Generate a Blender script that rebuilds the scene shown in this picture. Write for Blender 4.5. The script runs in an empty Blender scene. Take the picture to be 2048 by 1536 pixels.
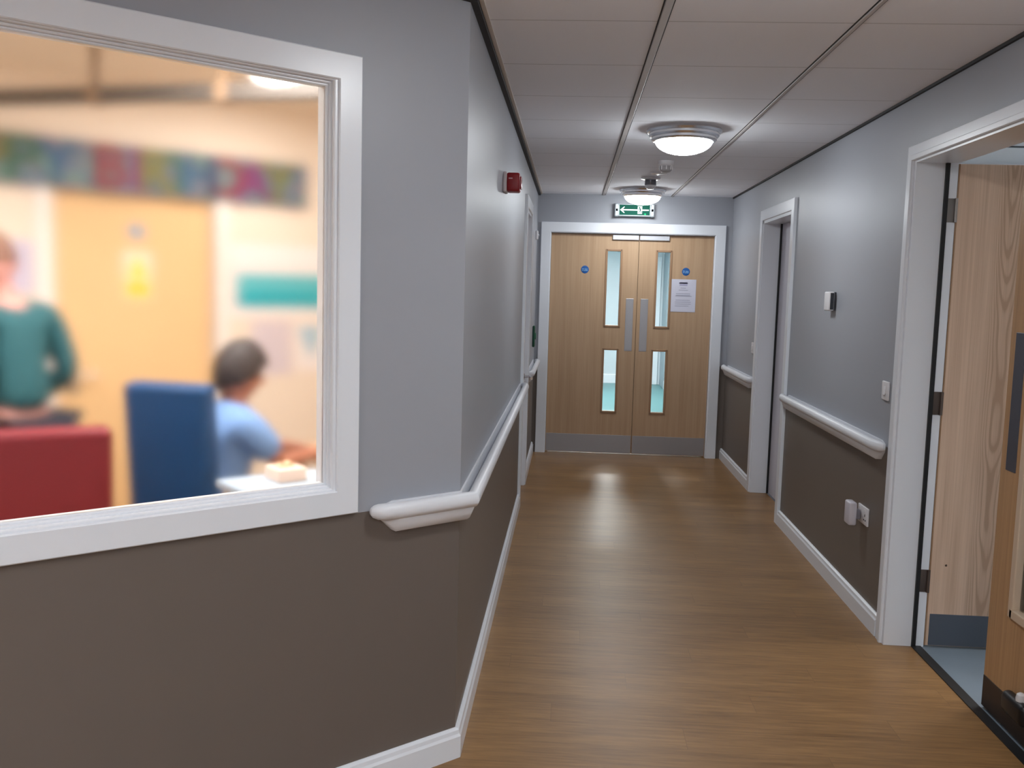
import bpy, bmesh, math, random
from mathutils import Vector, Matrix
random.seed(7)
C = bpy.context.scene.collection
PI = math.pi
# ------------------------------------------------------------------ camera numbers
FPX, YAW, PITCH, ROLL, CAMH = 1870.2454, 0.0607, 0.1022, 0.0270, 1.5297
LX, RX, EY, CY, TH = -0.333, 1.442, 8.7146, 2.912, 0.8168      # left wall, right wall, end wall, bay corner, bay angle
H = 2.40                                                        # ceiling height
WT = 0.15                                                       # wall thickness
# frame of the diagonal window wall: x = along it away from the corner, y = out into the corridor, z = up
MW = Matrix(((-math.sin(TH), math.cos(TH), 0, LX), (-math.cos(TH), -math.sin(TH), 0, CY), (0, 0, 1, 0), (0, 0, 0, 1)))
I4 = Matrix.Identity(4)

# ------------------------------------------------------------------ materials
MATS = {}
def mat(name, col, rough=0.5, metal=0.0, spec=0.5, bump=0.0, bscale=200, emit=None, estr=0, coat=0.0, vary=0.0, vscale=6.0):
    if name in MATS: return MATS[name]
    m = bpy.data.materials.new(name); m.use_nodes = True
    nt = m.node_tree; b = nt.nodes['Principled BSDF']
    b.inputs['Base Color'].default_value = (*col, 1)
    b.inputs['Roughness'].default_value = rough
    b.inputs['Metallic'].default_value = metal
    b.inputs['Specular IOR Level'].default_value = spec
    if coat: b.inputs['Coat Weight'].default_value = coat; b.inputs['Coat Roughness'].default_value = 0.15
    if emit: b.inputs['Emission Color'].default_value = (*emit, 1); b.inputs['Emission Strength'].default_value = estr
    if bump or vary:
        tc = nt.nodes.new('ShaderNodeTexCoord')
    if bump:
        n = nt.nodes.new('ShaderNodeTexNoise'); n.inputs['Scale'].default_value = bscale
        nt.links.new(tc.outputs['Object'], n.inputs['Vector'])
        bp = nt.nodes.new('ShaderNodeBump'); bp.inputs['Strength'].default_value = bump; bp.inputs['Distance'].default_value = 0.002
        nt.links.new(n.outputs['Fac'], bp.inputs['Height']); nt.links.new(bp.outputs['Normal'], b.inputs['Normal'])
    if vary:
        n = nt.nodes.new('ShaderNodeTexNoise'); n.inputs['Scale'].default_value = vscale; n.inputs['Detail'].default_value = 4
        nt.links.new(tc.outputs['Object'], n.inputs['Vector'])
        r = nt.nodes.new('ShaderNodeMapRange'); r.inputs['To Min'].default_value = 1 - vary; r.inputs['To Max'].default_value = 1 + vary
        nt.links.new(n.outputs['Fac'], r.inputs['Value'])
        mx = nt.nodes.new('ShaderNodeMix'); mx.data_type = 'RGBA'; mx.blend_type = 'MULTIPLY'; mx.inputs[0].default_value = 1
        mx.inputs[6].default_value = (*col, 1); nt.links.new(r.outputs['Result'], mx.inputs[7])
        nt.links.new(mx.outputs[2], b.inputs['Base Color'])
    MATS[name] = m; return m

def srgb(r, g, b):
    f = lambda c: (c/255/12.92) if c/255 <= .04045 else ((c/255+.055)/1.055)**2.4
    return (f(r), f(g), f(b))

def nodes(m): 
    nt = m.node_tree; return nt, nt.nodes, nt.links, nt.nodes['Principled BSDF']
def math_node(nt, op, a, b=None, c=None):
    n = nt.nodes.new('ShaderNodeMath'); n.operation = op
    for i, v in enumerate((a, b, c)):
        if v is None: continue
        if isinstance(v, (int, float)): n.inputs[i].default_value = v
        else: nt.links.new(v, n.inputs[i])
    return n.outputs[0]

def mat_two_tone():
    """grey emulsion above the dado line, taupe below it; satin, very fine roller texture"""
    m = mat('wall_paint_two_tone', (0.3, 0.3, 0.3), 0.42, spec=0.5)
    nt, N, L, b = nodes(m)
    g = N.new('ShaderNodeNewGeometry'); s = N.new('ShaderNodeSeparateXYZ'); L.new(g.outputs['Position'], s.inputs[0])
    step = math_node(nt, 'GREATER_THAN', s.outputs['Z'], DADO)
    mx = N.new('ShaderNodeMix'); mx.data_type = 'RGBA'; L.new(step, mx.inputs[0])
    mx.inputs[6].default_value = (*PAINT_LOW, 1); mx.inputs[7].default_value = (*PAINT_UP, 1)
    L.new(mx.outputs[2], b.inputs['Base Color'])
    n = N.new('ShaderNodeTexNoise'); n.inputs['Scale'].default_value = 260; L.new(g.outputs['Position'], n.inputs['Vector'])
    bp = N.new('ShaderNodeBump'); bp.inputs['Strength'].default_value = 0.04; bp.inputs['Distance'].default_value = 0.002
    L.new(n.outputs['Fac'], bp.inputs['Height']); L.new(bp.outputs['Normal'], b.inputs['Normal'])
    return m

def mat_floor():
    """oak-look vinyl planks laid across the corridor"""
    m = mat('oak_vinyl', (0.3, 0.2, 0.1), 0.3, spec=0.38)
    nt, N, L, b = nodes(m)
    g = N.new('ShaderNodeNewGeometry'); s = N.new('ShaderNodeSeparateXYZ'); L.new(g.outputs['Position'], s.inputs[0])
    X, Y = s.outputs['X'], s.outputs['Y']
    row = math_node(nt, 'DIVIDE', Y, 0.152); ri = math_node(nt, 'FLOOR', row); rf = math_node(nt, 'FRACT', row)
    off = math_node(nt, 'FRACT', math_node(nt, 'MULTIPLY', ri, 0.3819))
    col = math_node(nt, 'ADD', math_node(nt, 'DIVIDE', X, 1.22), off); ci = math_node(nt, 'FLOOR', col); cf = math_node(nt, 'FRACT', col)
    cx = N.new('ShaderNodeCombineXYZ'); L.new(ri, cx.inputs[0]); L.new(ci, cx.inputs[1])
    wn = N.new('ShaderNodeTexWhiteNoise'); wn.noise_dimensions = '3D'; L.new(cx.outputs[0], wn.inputs['Vector'])
    # grain: noise stretched along X, offset per plank
    gx = N.new('ShaderNodeCombineXYZ'); L.new(math_node(nt, 'MULTIPLY', X, 5.5), gx.inputs[0]); L.new(math_node(nt, 'MULTIPLY', Y, 62.0), gx.inputs[1])
    L.new(math_node(nt, 'MULTIPLY', wn.outputs['Value'], 40), gx.inputs[2])
    n1 = N.new('ShaderNodeTexNoise'); n1.inputs['Scale'].default_value = 1.0; n1.inputs['Detail'].default_value = 6; n1.inputs['Roughness'].default_value = .62
    L.new(gx.outputs[0], n1.inputs['Vector'])
    gx2 = N.new('ShaderNodeCombineXYZ'); L.new(math_node(nt, 'MULTIPLY', X, 1.3), gx2.inputs[0]); L.new(math_node(nt, 'MULTIPLY', Y, 7.0), gx2.inputs[1])
    n2 = N.new('ShaderNodeTexNoise'); n2.inputs['Scale'].default_value = 1.0; n2.inputs['Detail'].default_value = 3; L.new(gx2.outputs[0], n2.inputs['Vector'])
    v = math_node(nt, 'ADD', math_node(nt, 'MULTIPLY', n1.outputs['Fac'], 0.66), math_node(nt, 'MULTIPLY', n2.outputs['Fac'], 0.34))
    v = math_node(nt, 'ADD', v, math_node(nt, 'MULTIPLY', math_node(nt, 'SUBTRACT', wn.outputs['Value'], .5), 0.07))
    cr = N.new('ShaderNodeValToRGB'); e = cr.color_ramp.elements
    e[0].position = .30; e[0].color = (*FLOOR_DARK, 1); e[1].position = .68; e[1].color = (*FLOOR_LIGHT, 1)
    L.new(v, cr.inputs[0])
    # seams
    d1 = math_node(nt, 'MINIMUM', rf, math_node(nt, 'SUBTRACT', 1, rf)); s1 = math_node(nt, 'LESS_THAN', d1, 0.010)
    d2 = math_node(nt, 'MINIMUM', cf, math_node(nt, 'SUBTRACT', 1, cf)); s2 = math_node(nt, 'LESS_THAN', d2, 0.0013)
    seam = math_node(nt, 'MULTIPLY', math_node(nt, 'MAXIMUM', s1, s2), 0.22)
    mx = N.new('ShaderNodeMix'); mx.data_type = 'RGBA'; L.new(seam, mx.inputs[0]); L.new(cr.outputs[0], mx.inputs[6]); mx.inputs[7].default_value = (.06, .035, .02, 1)
    L.new(mx.outputs[2], b.inputs['Base Color'])
    L.new(math_node(nt, 'MULTIPLY_ADD', n1.outputs['Fac'], 0.16, FLOOR_ROUGH), b.inputs['Roughness'])
    bp = N.new('ShaderNodeBump'); bp.inputs['Strength'].default_value = 0.10; bp.inputs['Distance'].default_value = 0.0015
    L.new(n1.outputs['Fac'], bp.inputs['Height']); L.new(bp.outputs['Normal'], b.inputs['Normal'])
    return m

def mat_veneer(name, dark, light, axis='X', centre=0.0, cathedral=0.0, rough=0.4):
    """straight-grained oak veneer, grain along Z; optional cathedral figure round x = centre (object coordinates)"""
    m = mat(name, light, rough, spec=0.4)
    nt, N, L, b = nodes(m)
    g = N.new('ShaderNodeNewGeometry'); s = N.new('ShaderNodeSeparateXYZ'); L.new(g.outputs['Position'], s.inputs[0])
    U, Z = s.outputs[axis], s.outputs['Z']
    def nz(us, zs, det, seed=0):
        c = N.new('ShaderNodeCombineXYZ'); L.new(math_node(nt, 'MULTIPLY', U, us), c.inputs[0]); L.new(math_node(nt, 'MULTIPLY', Z, zs), c.inputs[1]); c.inputs[2].default_value = seed
        n = N.new('ShaderNodeTexNoise'); n.inputs['Scale'].default_value = 1; n.inputs['Detail'].default_value = det; L.new(c.outputs[0], n.inputs['Vector']); return n.outputs['Fac']
    fine = nz(150, 2.2, 4, 1.3); mid = nz(22, .7, 3, 5.1)
    v = math_node(nt, 'ADD', math_node(nt, 'MULTIPLY', fine, .5), math_node(nt, 'MULTIPLY', mid, .5))
    if cathedral:
        du = math_node(nt, 'SUBTRACT', U, centre)
        q = math_node(nt, 'MULTIPLY', math_node(nt, 'MULTIPLY', du, du), 1100)
        w = math_node(nt, 'ADD', q, math_node(nt, 'MULTIPLY', nz(5, 1.7, 1.5, 9.7), 8.0))
        w = math_node(nt, 'ADD', w, math_node(nt, 'MULTIPLY', Z, -3.4))
        ring = math_node(nt, 'SINE', math_node(nt, 'MULTIPLY', w, 6.2832))
        ring = math_node(nt, 'POWER', math_node(nt, 'MULTIPLY_ADD', ring, .5, .5), 3.0)
        fall = math_node(nt, 'POWER', 2.718, math_node(nt, 'MULTIPLY', math_node(nt, 'MULTIPLY', du, du), -330))
        v = math_node(nt, 'SUBTRACT', v, math_node(nt, 'MULTIPLY', math_node(nt, 'MULTIPLY', ring, fall), cathedral))
    cr = N.new('ShaderNodeValToRGB'); e = cr.color_ramp.elements
    e[0].position = .22; e[0].color = (*dark, 1); e[1].position = .62; e[1].color = (*light, 1)
    L.new(v, cr.inputs[0]); L.new(cr.outputs[0], b.inputs['Base Color'])
    return m

def mat_ceiling():
    """white mineral tiles with fine pinholes; cross seams every 0.6 m"""
    m = mat('ceiling_tile', (0.6, 0.6, 0.6), 0.85, spec=0.2)
    nt, N, L, b = nodes(m)
    g = N.new('ShaderNodeNewGeometry'); s = N.new('ShaderNodeSeparateXYZ'); L.new(g.outputs['Position'], s.inputs[0])
    t = math_node(nt, 'FRACT', math_node(nt, 'DIVIDE', math_node(nt, 'SUBTRACT', s.outputs['Y'], 3.149-6.0), 0.6))
    d = math_node(nt, 'MINIMUM', t, math_node(nt, 'SUBTRACT', 1, t)); seam = math_node(nt, 'LESS_THAN', d, 0.0055)
    n = N.new('ShaderNodeTexNoise'); n.inputs['Scale'].default_value = 420; L.new(g.outputs['Position'], n.inputs['Vector'])
    r = N.new('ShaderNodeMapRange'); r.inputs['To Min'].default_value = .96; r.inputs['To Max'].default_value = 1.03; L.new(n.outputs['Fac'], r.inputs['Value'])
    mx0 = N.new('ShaderNodeMix'); mx0.data_type = 'RGBA'; mx0.blend_type = 'MULTIPLY'; mx0.inputs[0].default_value = 1
    mx0.inputs[6].default_value = (*CEIL_COL, 1); L.new(r.outputs[0], mx0.inputs[7])
    mx = N.new('ShaderNodeMix'); mx.data_type = 'RGBA'; L.new(math_node(nt, 'MULTIPLY', seam, .42), mx.inputs[0])
    L.new(mx0.outputs[2], mx.inputs[6]); mx.inputs[7].default_value = (.12, .115, .12, 1)
    L.new(mx.outputs[2], b.inputs['Base Color'])
    return m

def mat_glass(name, tint=(0.96, 0.985, 0.985)):
    if name in MATS: return MATS[name]
    m = bpy.data.materials.new(name); m.use_nodes = True; nt = m.node_tree; nt.nodes.clear()
    o = nt.nodes.new('ShaderNodeOutputMaterial'); t = nt.nodes.new('ShaderNodeBsdfTransparent'); t.inputs[0].default_value = (*tint, 1)
    gl = nt.nodes.new('ShaderNodeBsdfGlossy'); gl.inputs['Roughness'].default_value = 0.03
    f = nt.nodes.new('ShaderNodeFresnel'); f.inputs[0].default_value = 1.45
    mx = nt.nodes.new('ShaderNodeMixShader'); nt.links.new(f.outputs[0], mx.inputs[0]); nt.links.new(t.outputs[0], mx.inputs[1]); nt.links.new(gl.outputs[0], mx.inputs[2])
    nt.links.new(mx.outputs[0], o.inputs[0]); MATS[name] = m; return m

def mat_hazy_glass(name, rough):
    """lightly obscured pane: what stands behind it is seen blurred"""
    m = bpy.data.materials.new(name); m.use_nodes = True; nt = m.node_tree; nt.nodes.clear()
    o = nt.nodes.new('ShaderNodeOutputMaterial'); g = nt.nodes.new('ShaderNodeBsdfRefraction')
    g.distribution = 'BECKMANN'; g.inputs['IOR'].default_value = 1.45; g.inputs['Roughness'].default_value = rough
    nt.links.new(g.outputs[0], o.inputs[0]); MATS[name] = m; return m

def mat_confetti(name):
    """silver foil printed with small coloured flecks"""
    m = mat(name, (.4, .4, .4), 0.35)
    nt, N, L, b = nodes(m)
    tc = N.new('ShaderNodeTexCoord'); v = N.new('ShaderNodeTexVoronoi'); v.inputs['Scale'].default_value = 26; L.new(tc.outputs['Object'], v.inputs['Vector'])
    h = N.new('ShaderNodeHueSaturation'); h.inputs['Saturation'].default_value = .9; h.inputs['Value'].default_value = .4; L.new(v.outputs['Color'], h.inputs['Color'])
    mx = N.new('ShaderNodeMix'); mx.data_type = 'RGBA'; mx.inputs[0].default_value = .62; L.new(h.outputs[0], mx.inputs[6]); mx.inputs[7].default_value = (*srgb(98, 122, 150), 1)
    L.new(mx.outputs[2], b.inputs['Base Color']); return m

def mat_brushed(name, col, rough=.35, axis=0):
    m = mat(name, col, rough, metal=1.0)
    nt, N, L, b = nodes(m)
    tc = N.new('ShaderNodeTexCoord'); mp = N.new('ShaderNodeMapping'); sc = [6, 6, 6]; 
    for i in range(3): sc[i] = 4 if i == axis else 400
    mp.inputs['Scale'].default_value = sc; L.new(tc.outputs['Object'], mp.inputs[0])
    n = N.new('ShaderNodeTexNoise'); n.inputs['Scale'].default_value = 1; n.inputs['Detail'].default_value = 3; L.new(mp.outputs[0], n.inputs['Vector'])
    L.new(math_node(nt, 'MULTIPLY_ADD', n.outputs['Fac'], .25, rough-.1), b.inputs['Roughness'])
    return m

# ------------------------------------------------------------------ tunables
DADO = 0.862
PAINT_UP = srgb(160, 163, 170)
PAINT_LOW = srgb(109, 100, 93)
FLOOR_DARK, FLOOR_LIGHT, FLOOR_ROUGH = srgb(112, 80, 46), srgb(160, 122, 78), 0.32
CEIL_COL = srgb(244, 246, 252)
LAMP = 18.0
EXPOSURE = 1.5

# ------------------------------------------------------------------ mesh helpers
ROOT = {}          # object -> world matrix of its thing
class MB:
    def __init__(s, M=I4): s.bm = bmesh.new(); s.M = M
    def _v(s, pts): return [s.bm.verts.new(s.M @ Vector(p)) for p in pts]
    def face(s, pts, mi=0):
        f = s.bm.faces.new(s._v(pts)); f.material_index = mi; return f
    def box(s, x0, x1, y0, y1, z0, z1, bev=0.0, seg=2, R=None):
        b = bmesh.new(); bmesh.ops.create_cube(b, size=1)
        sx, sy, sz = abs(x1-x0), abs(y1-y0), abs(z1-z0)
        bmesh.ops.scale(b, vec=(sx, sy, sz), verts=b.verts)
        if bev > 0: bmesh.ops.bevel(b, geom=list(b.edges), offset=min(bev, .49*min(sx, sy, sz)), segments=seg, affect='EDGES', profile=.5)
        if R is not None: bmesh.ops.transform(b, matrix=R, verts=b.verts)
        bmesh.ops.translate(b, vec=((x0+x1)/2, (y0+y1)/2, (z0+z1)/2), verts=b.verts)
        s.add(b); return s
    def add(s, b, M=I4):
        bmesh.ops.transform(b, matrix=s.M @ M, verts=b.verts)
        me = bpy.data.meshes.new('t'); b.to_mesh(me); b.free(); s.bm.from_mesh(me); bpy.data.meshes.remove(me)
    def lathe(s, prof, c, axis='Z', n=40, cap=True):
        """prof: (radius, height) pairs, turned about axis through c"""
        b = bmesh.new(); rings = []
        for r, h in prof:
            if r < 1e-6: rings.append([b.verts.new((0, 0, h))]); continue
            rings.append([b.verts.new((r*math.cos(2*PI*i/n), r*math.sin(2*PI*i/n), h)) for i in range(n)])
        for a, d in zip(rings, rings[1:]):
            for i in range(n):
                j = (i+1) % n
                if len(a) == 1 and len(d) == 1: continue
                if len(a) == 1: b.faces.new((a[0], d[i], d[j]))
                elif len(d) == 1: b.faces.new((a[i], a[j], d[0]))
                else: b.faces.new((a[i], a[j], d[j], d[i]))
        if cap:
            for rg in (rings[0], rings[-1]):
                if len(rg) > 2: b.faces.new(rg)
        bmesh.ops.recalc_face_normals(b, faces=b.faces)
        R = {'Z': I4, 'X': Matrix.Rotation(PI/2, 4, 'Y'), 'Y': Matrix.Rotation(-PI/2, 4, 'X')}[axis]
        s.add(b, Matrix.Translation(c) @ R); return s
    def sweep(s, path, prof, closed=True, cap=True, scale=None, zmid=0):
        """path: plan points (x,y); prof: (offset to the right of travel, z). mitred corners"""
        P = [Vector(p) for p in path]; rings = []
        for i, p in enumerate(P):
            d1 = (P[i]-P[i-1]).normalized() if i > 0 else None; d2 = (P[i+1]-P[i]).normalized() if i < len(P)-1 else None
            if d1 is None: d1 = d2
            if d2 is None: d2 = d1
            n1 = Vector((d1.y, -d1.x)); n2 = Vector((d2.y, -d2.x)); m = (n1+n2).normalized(); k = 1/max(.3, m.dot(n1))
            q = scale[i] if scale else 1; rings.append(s._v([(p.x+m.x*o*k*q, p.y+m.y*o*k*q, zmid+(z-zmid)*q) for o, z in prof]))
        n = len(prof)
        for a, b in zip(rings, rings[1:]):
            for i in range(n if closed else n-1):
                j = (i+1) % n; s.bm.faces.new((a[i], a[j], b[j], b[i]))
        if cap: s.bm.faces.new(rings[0]); s.bm.faces.new(list(reversed(rings[-1])))
        bmesh.ops.recalc_face_normals(s.bm, faces=s.bm.faces); return s
    def tube(s, pts, r, n=14, cap=True):
        P = [Vector(p) for p in pts]; rings = []; up = Vector((0, 0, 1))
        for i, p in enumerate(P):
            t = ((P[min(i+1, len(P)-1)]-p).normalized() + (p-P[max(i-1, 0)]).normalized()).normalized()
            a = t.cross(up); a = a.normalized() if a.length > .05 else Vector((1, 0, 0)); b2 = a.cross(t).normalized()
            rr = r[i] if isinstance(r, (list, tuple)) else r
            rings.append(s._v([p + a*rr*math.cos(2*PI*k/n) + b2*rr*math.sin(2*PI*k/n) for k in range(n)]))
        for a, b in zip(rings, rings[1:]):
            for i in range(n): j = (i+1) % n; s.bm.faces.new((a[i], a[j], b[j], b[i]))
        if cap: s.bm.faces.new(rings[0]); s.bm.faces.new(rings[-1])
        bmesh.ops.recalc_face_normals(s.bm, faces=s.bm.faces); return s
    def prism(s, pts, d0, d1, plane='XZ'):
        """polygon in a plane, extruded between d0 and d1 along the third axis"""
        f = {'XZ': lambda p, d: (p[0], d, p[1]), 'YZ': lambda p, d: (d, p[0], p[1]), 'XY': lambda p, d: (p[0], p[1], d)}[plane]
        a = s._v([f(p, d0) for p in pts]); b = s._v([f(p, d1) for p in pts]); n = len(pts)
        s.bm.faces.new(a); s.bm.faces.new(list(reversed(b)))
        for i in range(n): j = (i+1) % n; s.bm.faces.new((a[i], b[i], b[j], a[j]))
        bmesh.ops.recalc_face_normals(s.bm, faces=s.bm.faces); return s
    def slab(s, u0, u1, w0, w1, z0, z1, holes, along='X', back=0):
        """a slab in the u-z plane with rectangular holes (u0,u1,z0,z1); no inner faces. back: material index of the w1 side"""
        us = sorted({u0, u1, *[h[0] for h in holes], *[h[1] for h in holes]}); zs = sorted({z0, z1, *[h[2] for h in holes], *[h[3] for h in holes]})
        us = [u for u in us if u0 <= u <= u1]; zs = [z for z in zs if z0 <= z <= z1]
        P = (lambda u, w, z: (u, w, z)) if along == 'X' else (lambda u, w, z: (w, u, z))
        vc = {}
        def V(i, j, w):
            k = (i, j, w)
            if k not in vc: vc[k] = s.bm.verts.new(s.M @ Vector(P(us[i], w, zs[j])))
            return vc[k]
        nu, nz = len(us)-1, len(zs)-1
        def solid(i, j):
            if not (0 <= i < nu and 0 <= j < nz): return False
            cu, cz = (us[i]+us[i+1])/2, (zs[j]+zs[j+1])/2
            return not any(h[0] < cu < h[1] and h[2] < cz < h[3] for h in holes)
        for i in range(nu):
            for j in range(nz):
                if not solid(i, j): continue
                for w in (w0, w1):
                    f = s.bm.faces.new((V(i, j, w), V(i+1, j, w), V(i+1, j+1, w), V(i, j+1, w)))
                    if w == w1: f.material_index = back
                for (di, dj, e) in ((-1, 0, ((i, j), (i, j+1))), (1, 0, ((i+1, j), (i+1, j+1))), (0, -1, ((i, j), (i+1, j))), (0, 1, ((i, j+1), (i+1, j+1)))):
                    if not solid(i+di, j+dj):
                        (a, b), (c, d) = e; s.bm.faces.new((V(a, b, w0), V(c, d, w0), V(c, d, w1), V(a, b, w1)))
        bmesh.ops.recalc_face_normals(s.bm, faces=s.bm.faces); return s
    def build(s, name, m, parent=None, smooth=False, sub=0):
        me = bpy.data.meshes.new(name)
        RM = ROOT.get(parent.name, I4) if parent else I4
        bmesh.ops.transform(s.bm, matrix=RM.inverted(), verts=s.bm.verts)
        s.bm.to_mesh(me); s.bm.free()
        for x in (m if isinstance(m, (list, tuple)) else [m]): me.materials.append(x)
        o = bpy.data.objects.new(name, me); C.objects.link(o)
        if parent: o.parent = parent
        ROOT[o.name] = RM
        if smooth:
            for p in me.polygons: p.use_smooth = True
            me.set_sharp_from_angle(angle=math.radians(38))
        if sub:
            sm = o.modifiers.new('sub', 'SUBSURF'); sm.levels = sub; sm.render_levels = sub
        return o

def tag(o, label=None, cat=None, group=None, kind=None):
    if label: o['label'] = label
    if cat: o['category'] = cat
    if group: o['group'] = group
    if kind: o['kind'] = kind
    return o
def thing(name, label, cat, M, group=None, kind=None):
    if not isinstance(M, Matrix): M = Matrix.Translation(M)
    o = bpy.data.objects.new(name, None); C.objects.link(o); o.matrix_world = M; o.empty_display_size = .1
    ROOT[o.name] = M.copy(); return tag(o, label, cat, group, kind)
def structure(o, label, cat): return tag(o, label, cat, None, 'structure')
def text(body, size, M, m, name, parent=None, ext=0.0004, align='CENTER', bold=0.0):
    cu = bpy.data.curves.new(name, 'FONT'); cu.body = body; cu.size = size; cu.align_x = align; cu.align_y = 'CENTER'; cu.extrude = ext; cu.offset = bold
    cu.materials.append(m); o = bpy.data.objects.new(name, cu); C.objects.link(o)
    RM = ROOT.get(parent.name, I4) if parent else I4
    if parent: o.parent = parent
    bpy.context.view_layer.update()
    me = bpy.data.meshes.new_from_object(o.evaluated_get(bpy.context.evaluated_depsgraph_get())); bpy.data.objects.remove(o); bpy.data.curves.remove(cu)
    o = bpy.data.objects.new(name, me); C.objects.link(o)
    if parent: o.parent = parent
    o.matrix_basis = RM.inverted() @ M; ROOT[o.name] = RM; return o
def faceM(x, y, z, nx, ny):
    """text frame: upright, facing the horizontal direction (nx, ny)"""
    n = Vector((nx, ny, 0)).normalized(); u = Vector((0, 0, 1)); r = u.cross(n)
    return Matrix(((r.x, u.x, n.x, x), (r.y, u.y, n.y, y), (r.z, u.z, n.z, z), (0, 0, 0, 1)))
def copy_tree(o, parent=None, M=None):
    c = o.copy(); C.objects.link(c)
    if parent: c.parent = parent
    for ch in list(o.children): copy_tree(ch, c)
    if M is not None: c.matrix_world = M
    return c

paint = mat_two_tone(); oak = mat_floor(); tile = mat_ceiling()
white_gloss = mat('white_gloss_paint', srgb(232, 236, 242), 0.28, spec=0.5)
white_satin = mat('white_plastic', srgb(224, 222, 224), 0.35)
rail_white = mat('white_vinyl_rail', srgb(226, 228, 233), 0.38)
black = mat('black_rubber', srgb(22, 22, 24), 0.55)
veneer = mat_veneer('oak_veneer', srgb(174, 142, 110), srgb(194, 163, 131), 'X')
veneer_fig = mat_veneer('figured_oak_veneer', srgb(192, 160, 134), srgb(224, 195, 170), 'X', 1.835, 0.42)
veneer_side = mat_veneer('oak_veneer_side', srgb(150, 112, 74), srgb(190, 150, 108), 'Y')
lipping = mat('oak_lipping', srgb(160, 126, 96), 0.4, vary=.1)
steel = mat_brushed('brushed_steel', (.46, .46, .48), .34, 2)
steel_h = mat_brushed('brushed_steel_kick', (.40, .40, .42), .36, 0)
chrome = mat('chrome', (.72, .72, .74), 0.12, metal=1.0)
cream = mat('cream_wall', srgb(240, 228, 214), 0.6)
paper = mat('paper', srgb(228, 228, 240), 0.6)
dark_track = mat('dark_metal_track', srgb(74, 66, 60), 0.45)
pale_blue = mat('pale_blue_wall', srgb(208, 216, 222), 0.5)

# ================================================================== SETTING
# ---- floor (corridor + hall the camera stands in)
LS = 3.3                                             # length of the diagonal wall
pL = MW @ Vector((LS, 0, 0))
m_ = MB(); m_.face([(LX-.2, EY+.16, 0), (LX-.2, CY+.15, 0), (pL.x-.15, pL.y+.15, 0), (pL.x-.15, -2.6, 0), (RX+.118, -2.6, 0), (RX+.118, EY+.16, 0)])
structure(m_.build('floor', oak), 'oak-look plank floor of the corridor', 'floor')
# ---- ceiling
m_ = MB()
m_.face([(LX-.1, EY+.1, H), (RX+.1, EY+.1, H), (RX+.1, -2.6, H), (pL.x-.1, -2.6, H), (pL.x-.1, pL.y, H), (LX-.1, CY+.1, H)])
m_.face([(LX-.1, EY+.1, H+.06), (RX+.1, EY+.1, H+.06), (RX+.1, -2.6, H+.06), (pL.x-.1, -2.6, H+.06), (pL.x-.1, pL.y, H+.06), (LX-.1, CY+.1, H+.06)])
ceil = structure(m_.build('ceiling', tile), 'grey-white suspended tile ceiling over the corridor', 'ceiling')
bar_mat = mat('ceiling_bar', srgb(190, 184, 182), 0.5)
gap_mat = mat('shadow_gap', srgb(40, 38, 40), 0.7)
for x, w in ((.265, .026), (.885, .016)):
    g = MB(); g.box(x-w/2, x+w/2, -2.5, EY, H-.006, H+.002, .002, 1); b_ = g.build('ceiling_bar', bar_mat, ceil)
    g = MB(); g.box(x-w/2-.004, x-w/2, -2.5, EY, H-.002, H+.002); g.box(x+w/2, x+w/2+.004, -2.5, EY, H-.002, H+.002); g.build('bar_seam', gap_mat, b_)
# black shadow-gap trims between walls and ceiling, pale tile edge beside the left one
g = MB(); g.sweep([(pL.x, pL.y), (LX, CY), (LX, EY)], [(0, H), (.022, H), (.022, H-.016), (0, H-.016)]); structure(g.build('trim_1', gap_mat), 'thin black ceiling edge trim along the left wall', 'trim')
g = MB(); g.box(RX-.012, RX, -2.5, EY, H-.012, H); structure(g.build('trim_2', gap_mat), 'thin black ceiling edge trim along the right wall', 'trim')
g = MB(); g.box(LX+.024, LX+.038, CY, EY, H-.004, H+.001); g.build('edge_bar', mat('edge_bar', srgb(206, 198, 190), .6), ceil)

# ---- walls
LDY0, LDY1 = 6.50, 7.20                              # left door opening
g = MB(); g.slab(CY, EY+.15, LX, LX-WT, 0, H, [(LDY0, LDY1, -1, 2.085)], 'Y', back=1)
structure(g.build('wall_left', [paint, cream]), 'grey over taupe left corridor wall', 'wall')
FRY0, FRY1 = 6.33, 7.27                              # far right door
NRY0, NRY1 = 2.66, 4.13                              # near right doorway
g = MB(); g.slab(-2.6, EY+.15, RX, RX+WT, 0, H, [(FRY0, FRY1, -1, 2.085), (NRY0, NRY1, -1, 2.118)], 'Y', back=1)
structure(g.build('wall_right', [paint, pale_blue]), 'grey over taupe right corridor wall', 'wall')
EX0, EX1, EZ = -.215, 1.300, 2.062                   # end doorway
g = MB(); g.slab(LX, RX, EY, EY+WT, 0, H, [(EX0, EX1, -1, EZ)], 'X', back=1)
structure(g.build('wall_end', [paint, pale_blue]), 'grey end wall round the double doors', 'wall')
# diagonal window wall: window outer architrave starts 0.365 from the corner
WS0, WS1, WZ0, WZ1 = .453, 2.75, .935, 2.092         # clear hole in the wall
WD = .08
g = MB(MW); g.slab(0, LS, 0, -WD, 0, H, [(WS0, WS1, WZ0, WZ1)], 'X', back=1)
structure(g.build('wall_diagonal', [paint, cream]), 'grey over taupe diagonal wall holding the large window', 'wall')
g = MB(); g.slab(-2.6, pL.y, pL.x, pL.x-WT, 0, H, [], 'Y'); structure(g.build('wall_hall_left', paint), 'grey over taupe wall of the hall behind the camera', 'wall')
g = MB(); g.slab(pL.x-WT, RX+WT, -2.6, -2.75, 0, H, [], 'X'); structure(g.build('wall_back', paint), 'grey over taupe wall closing the hall behind', 'wall')

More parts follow.
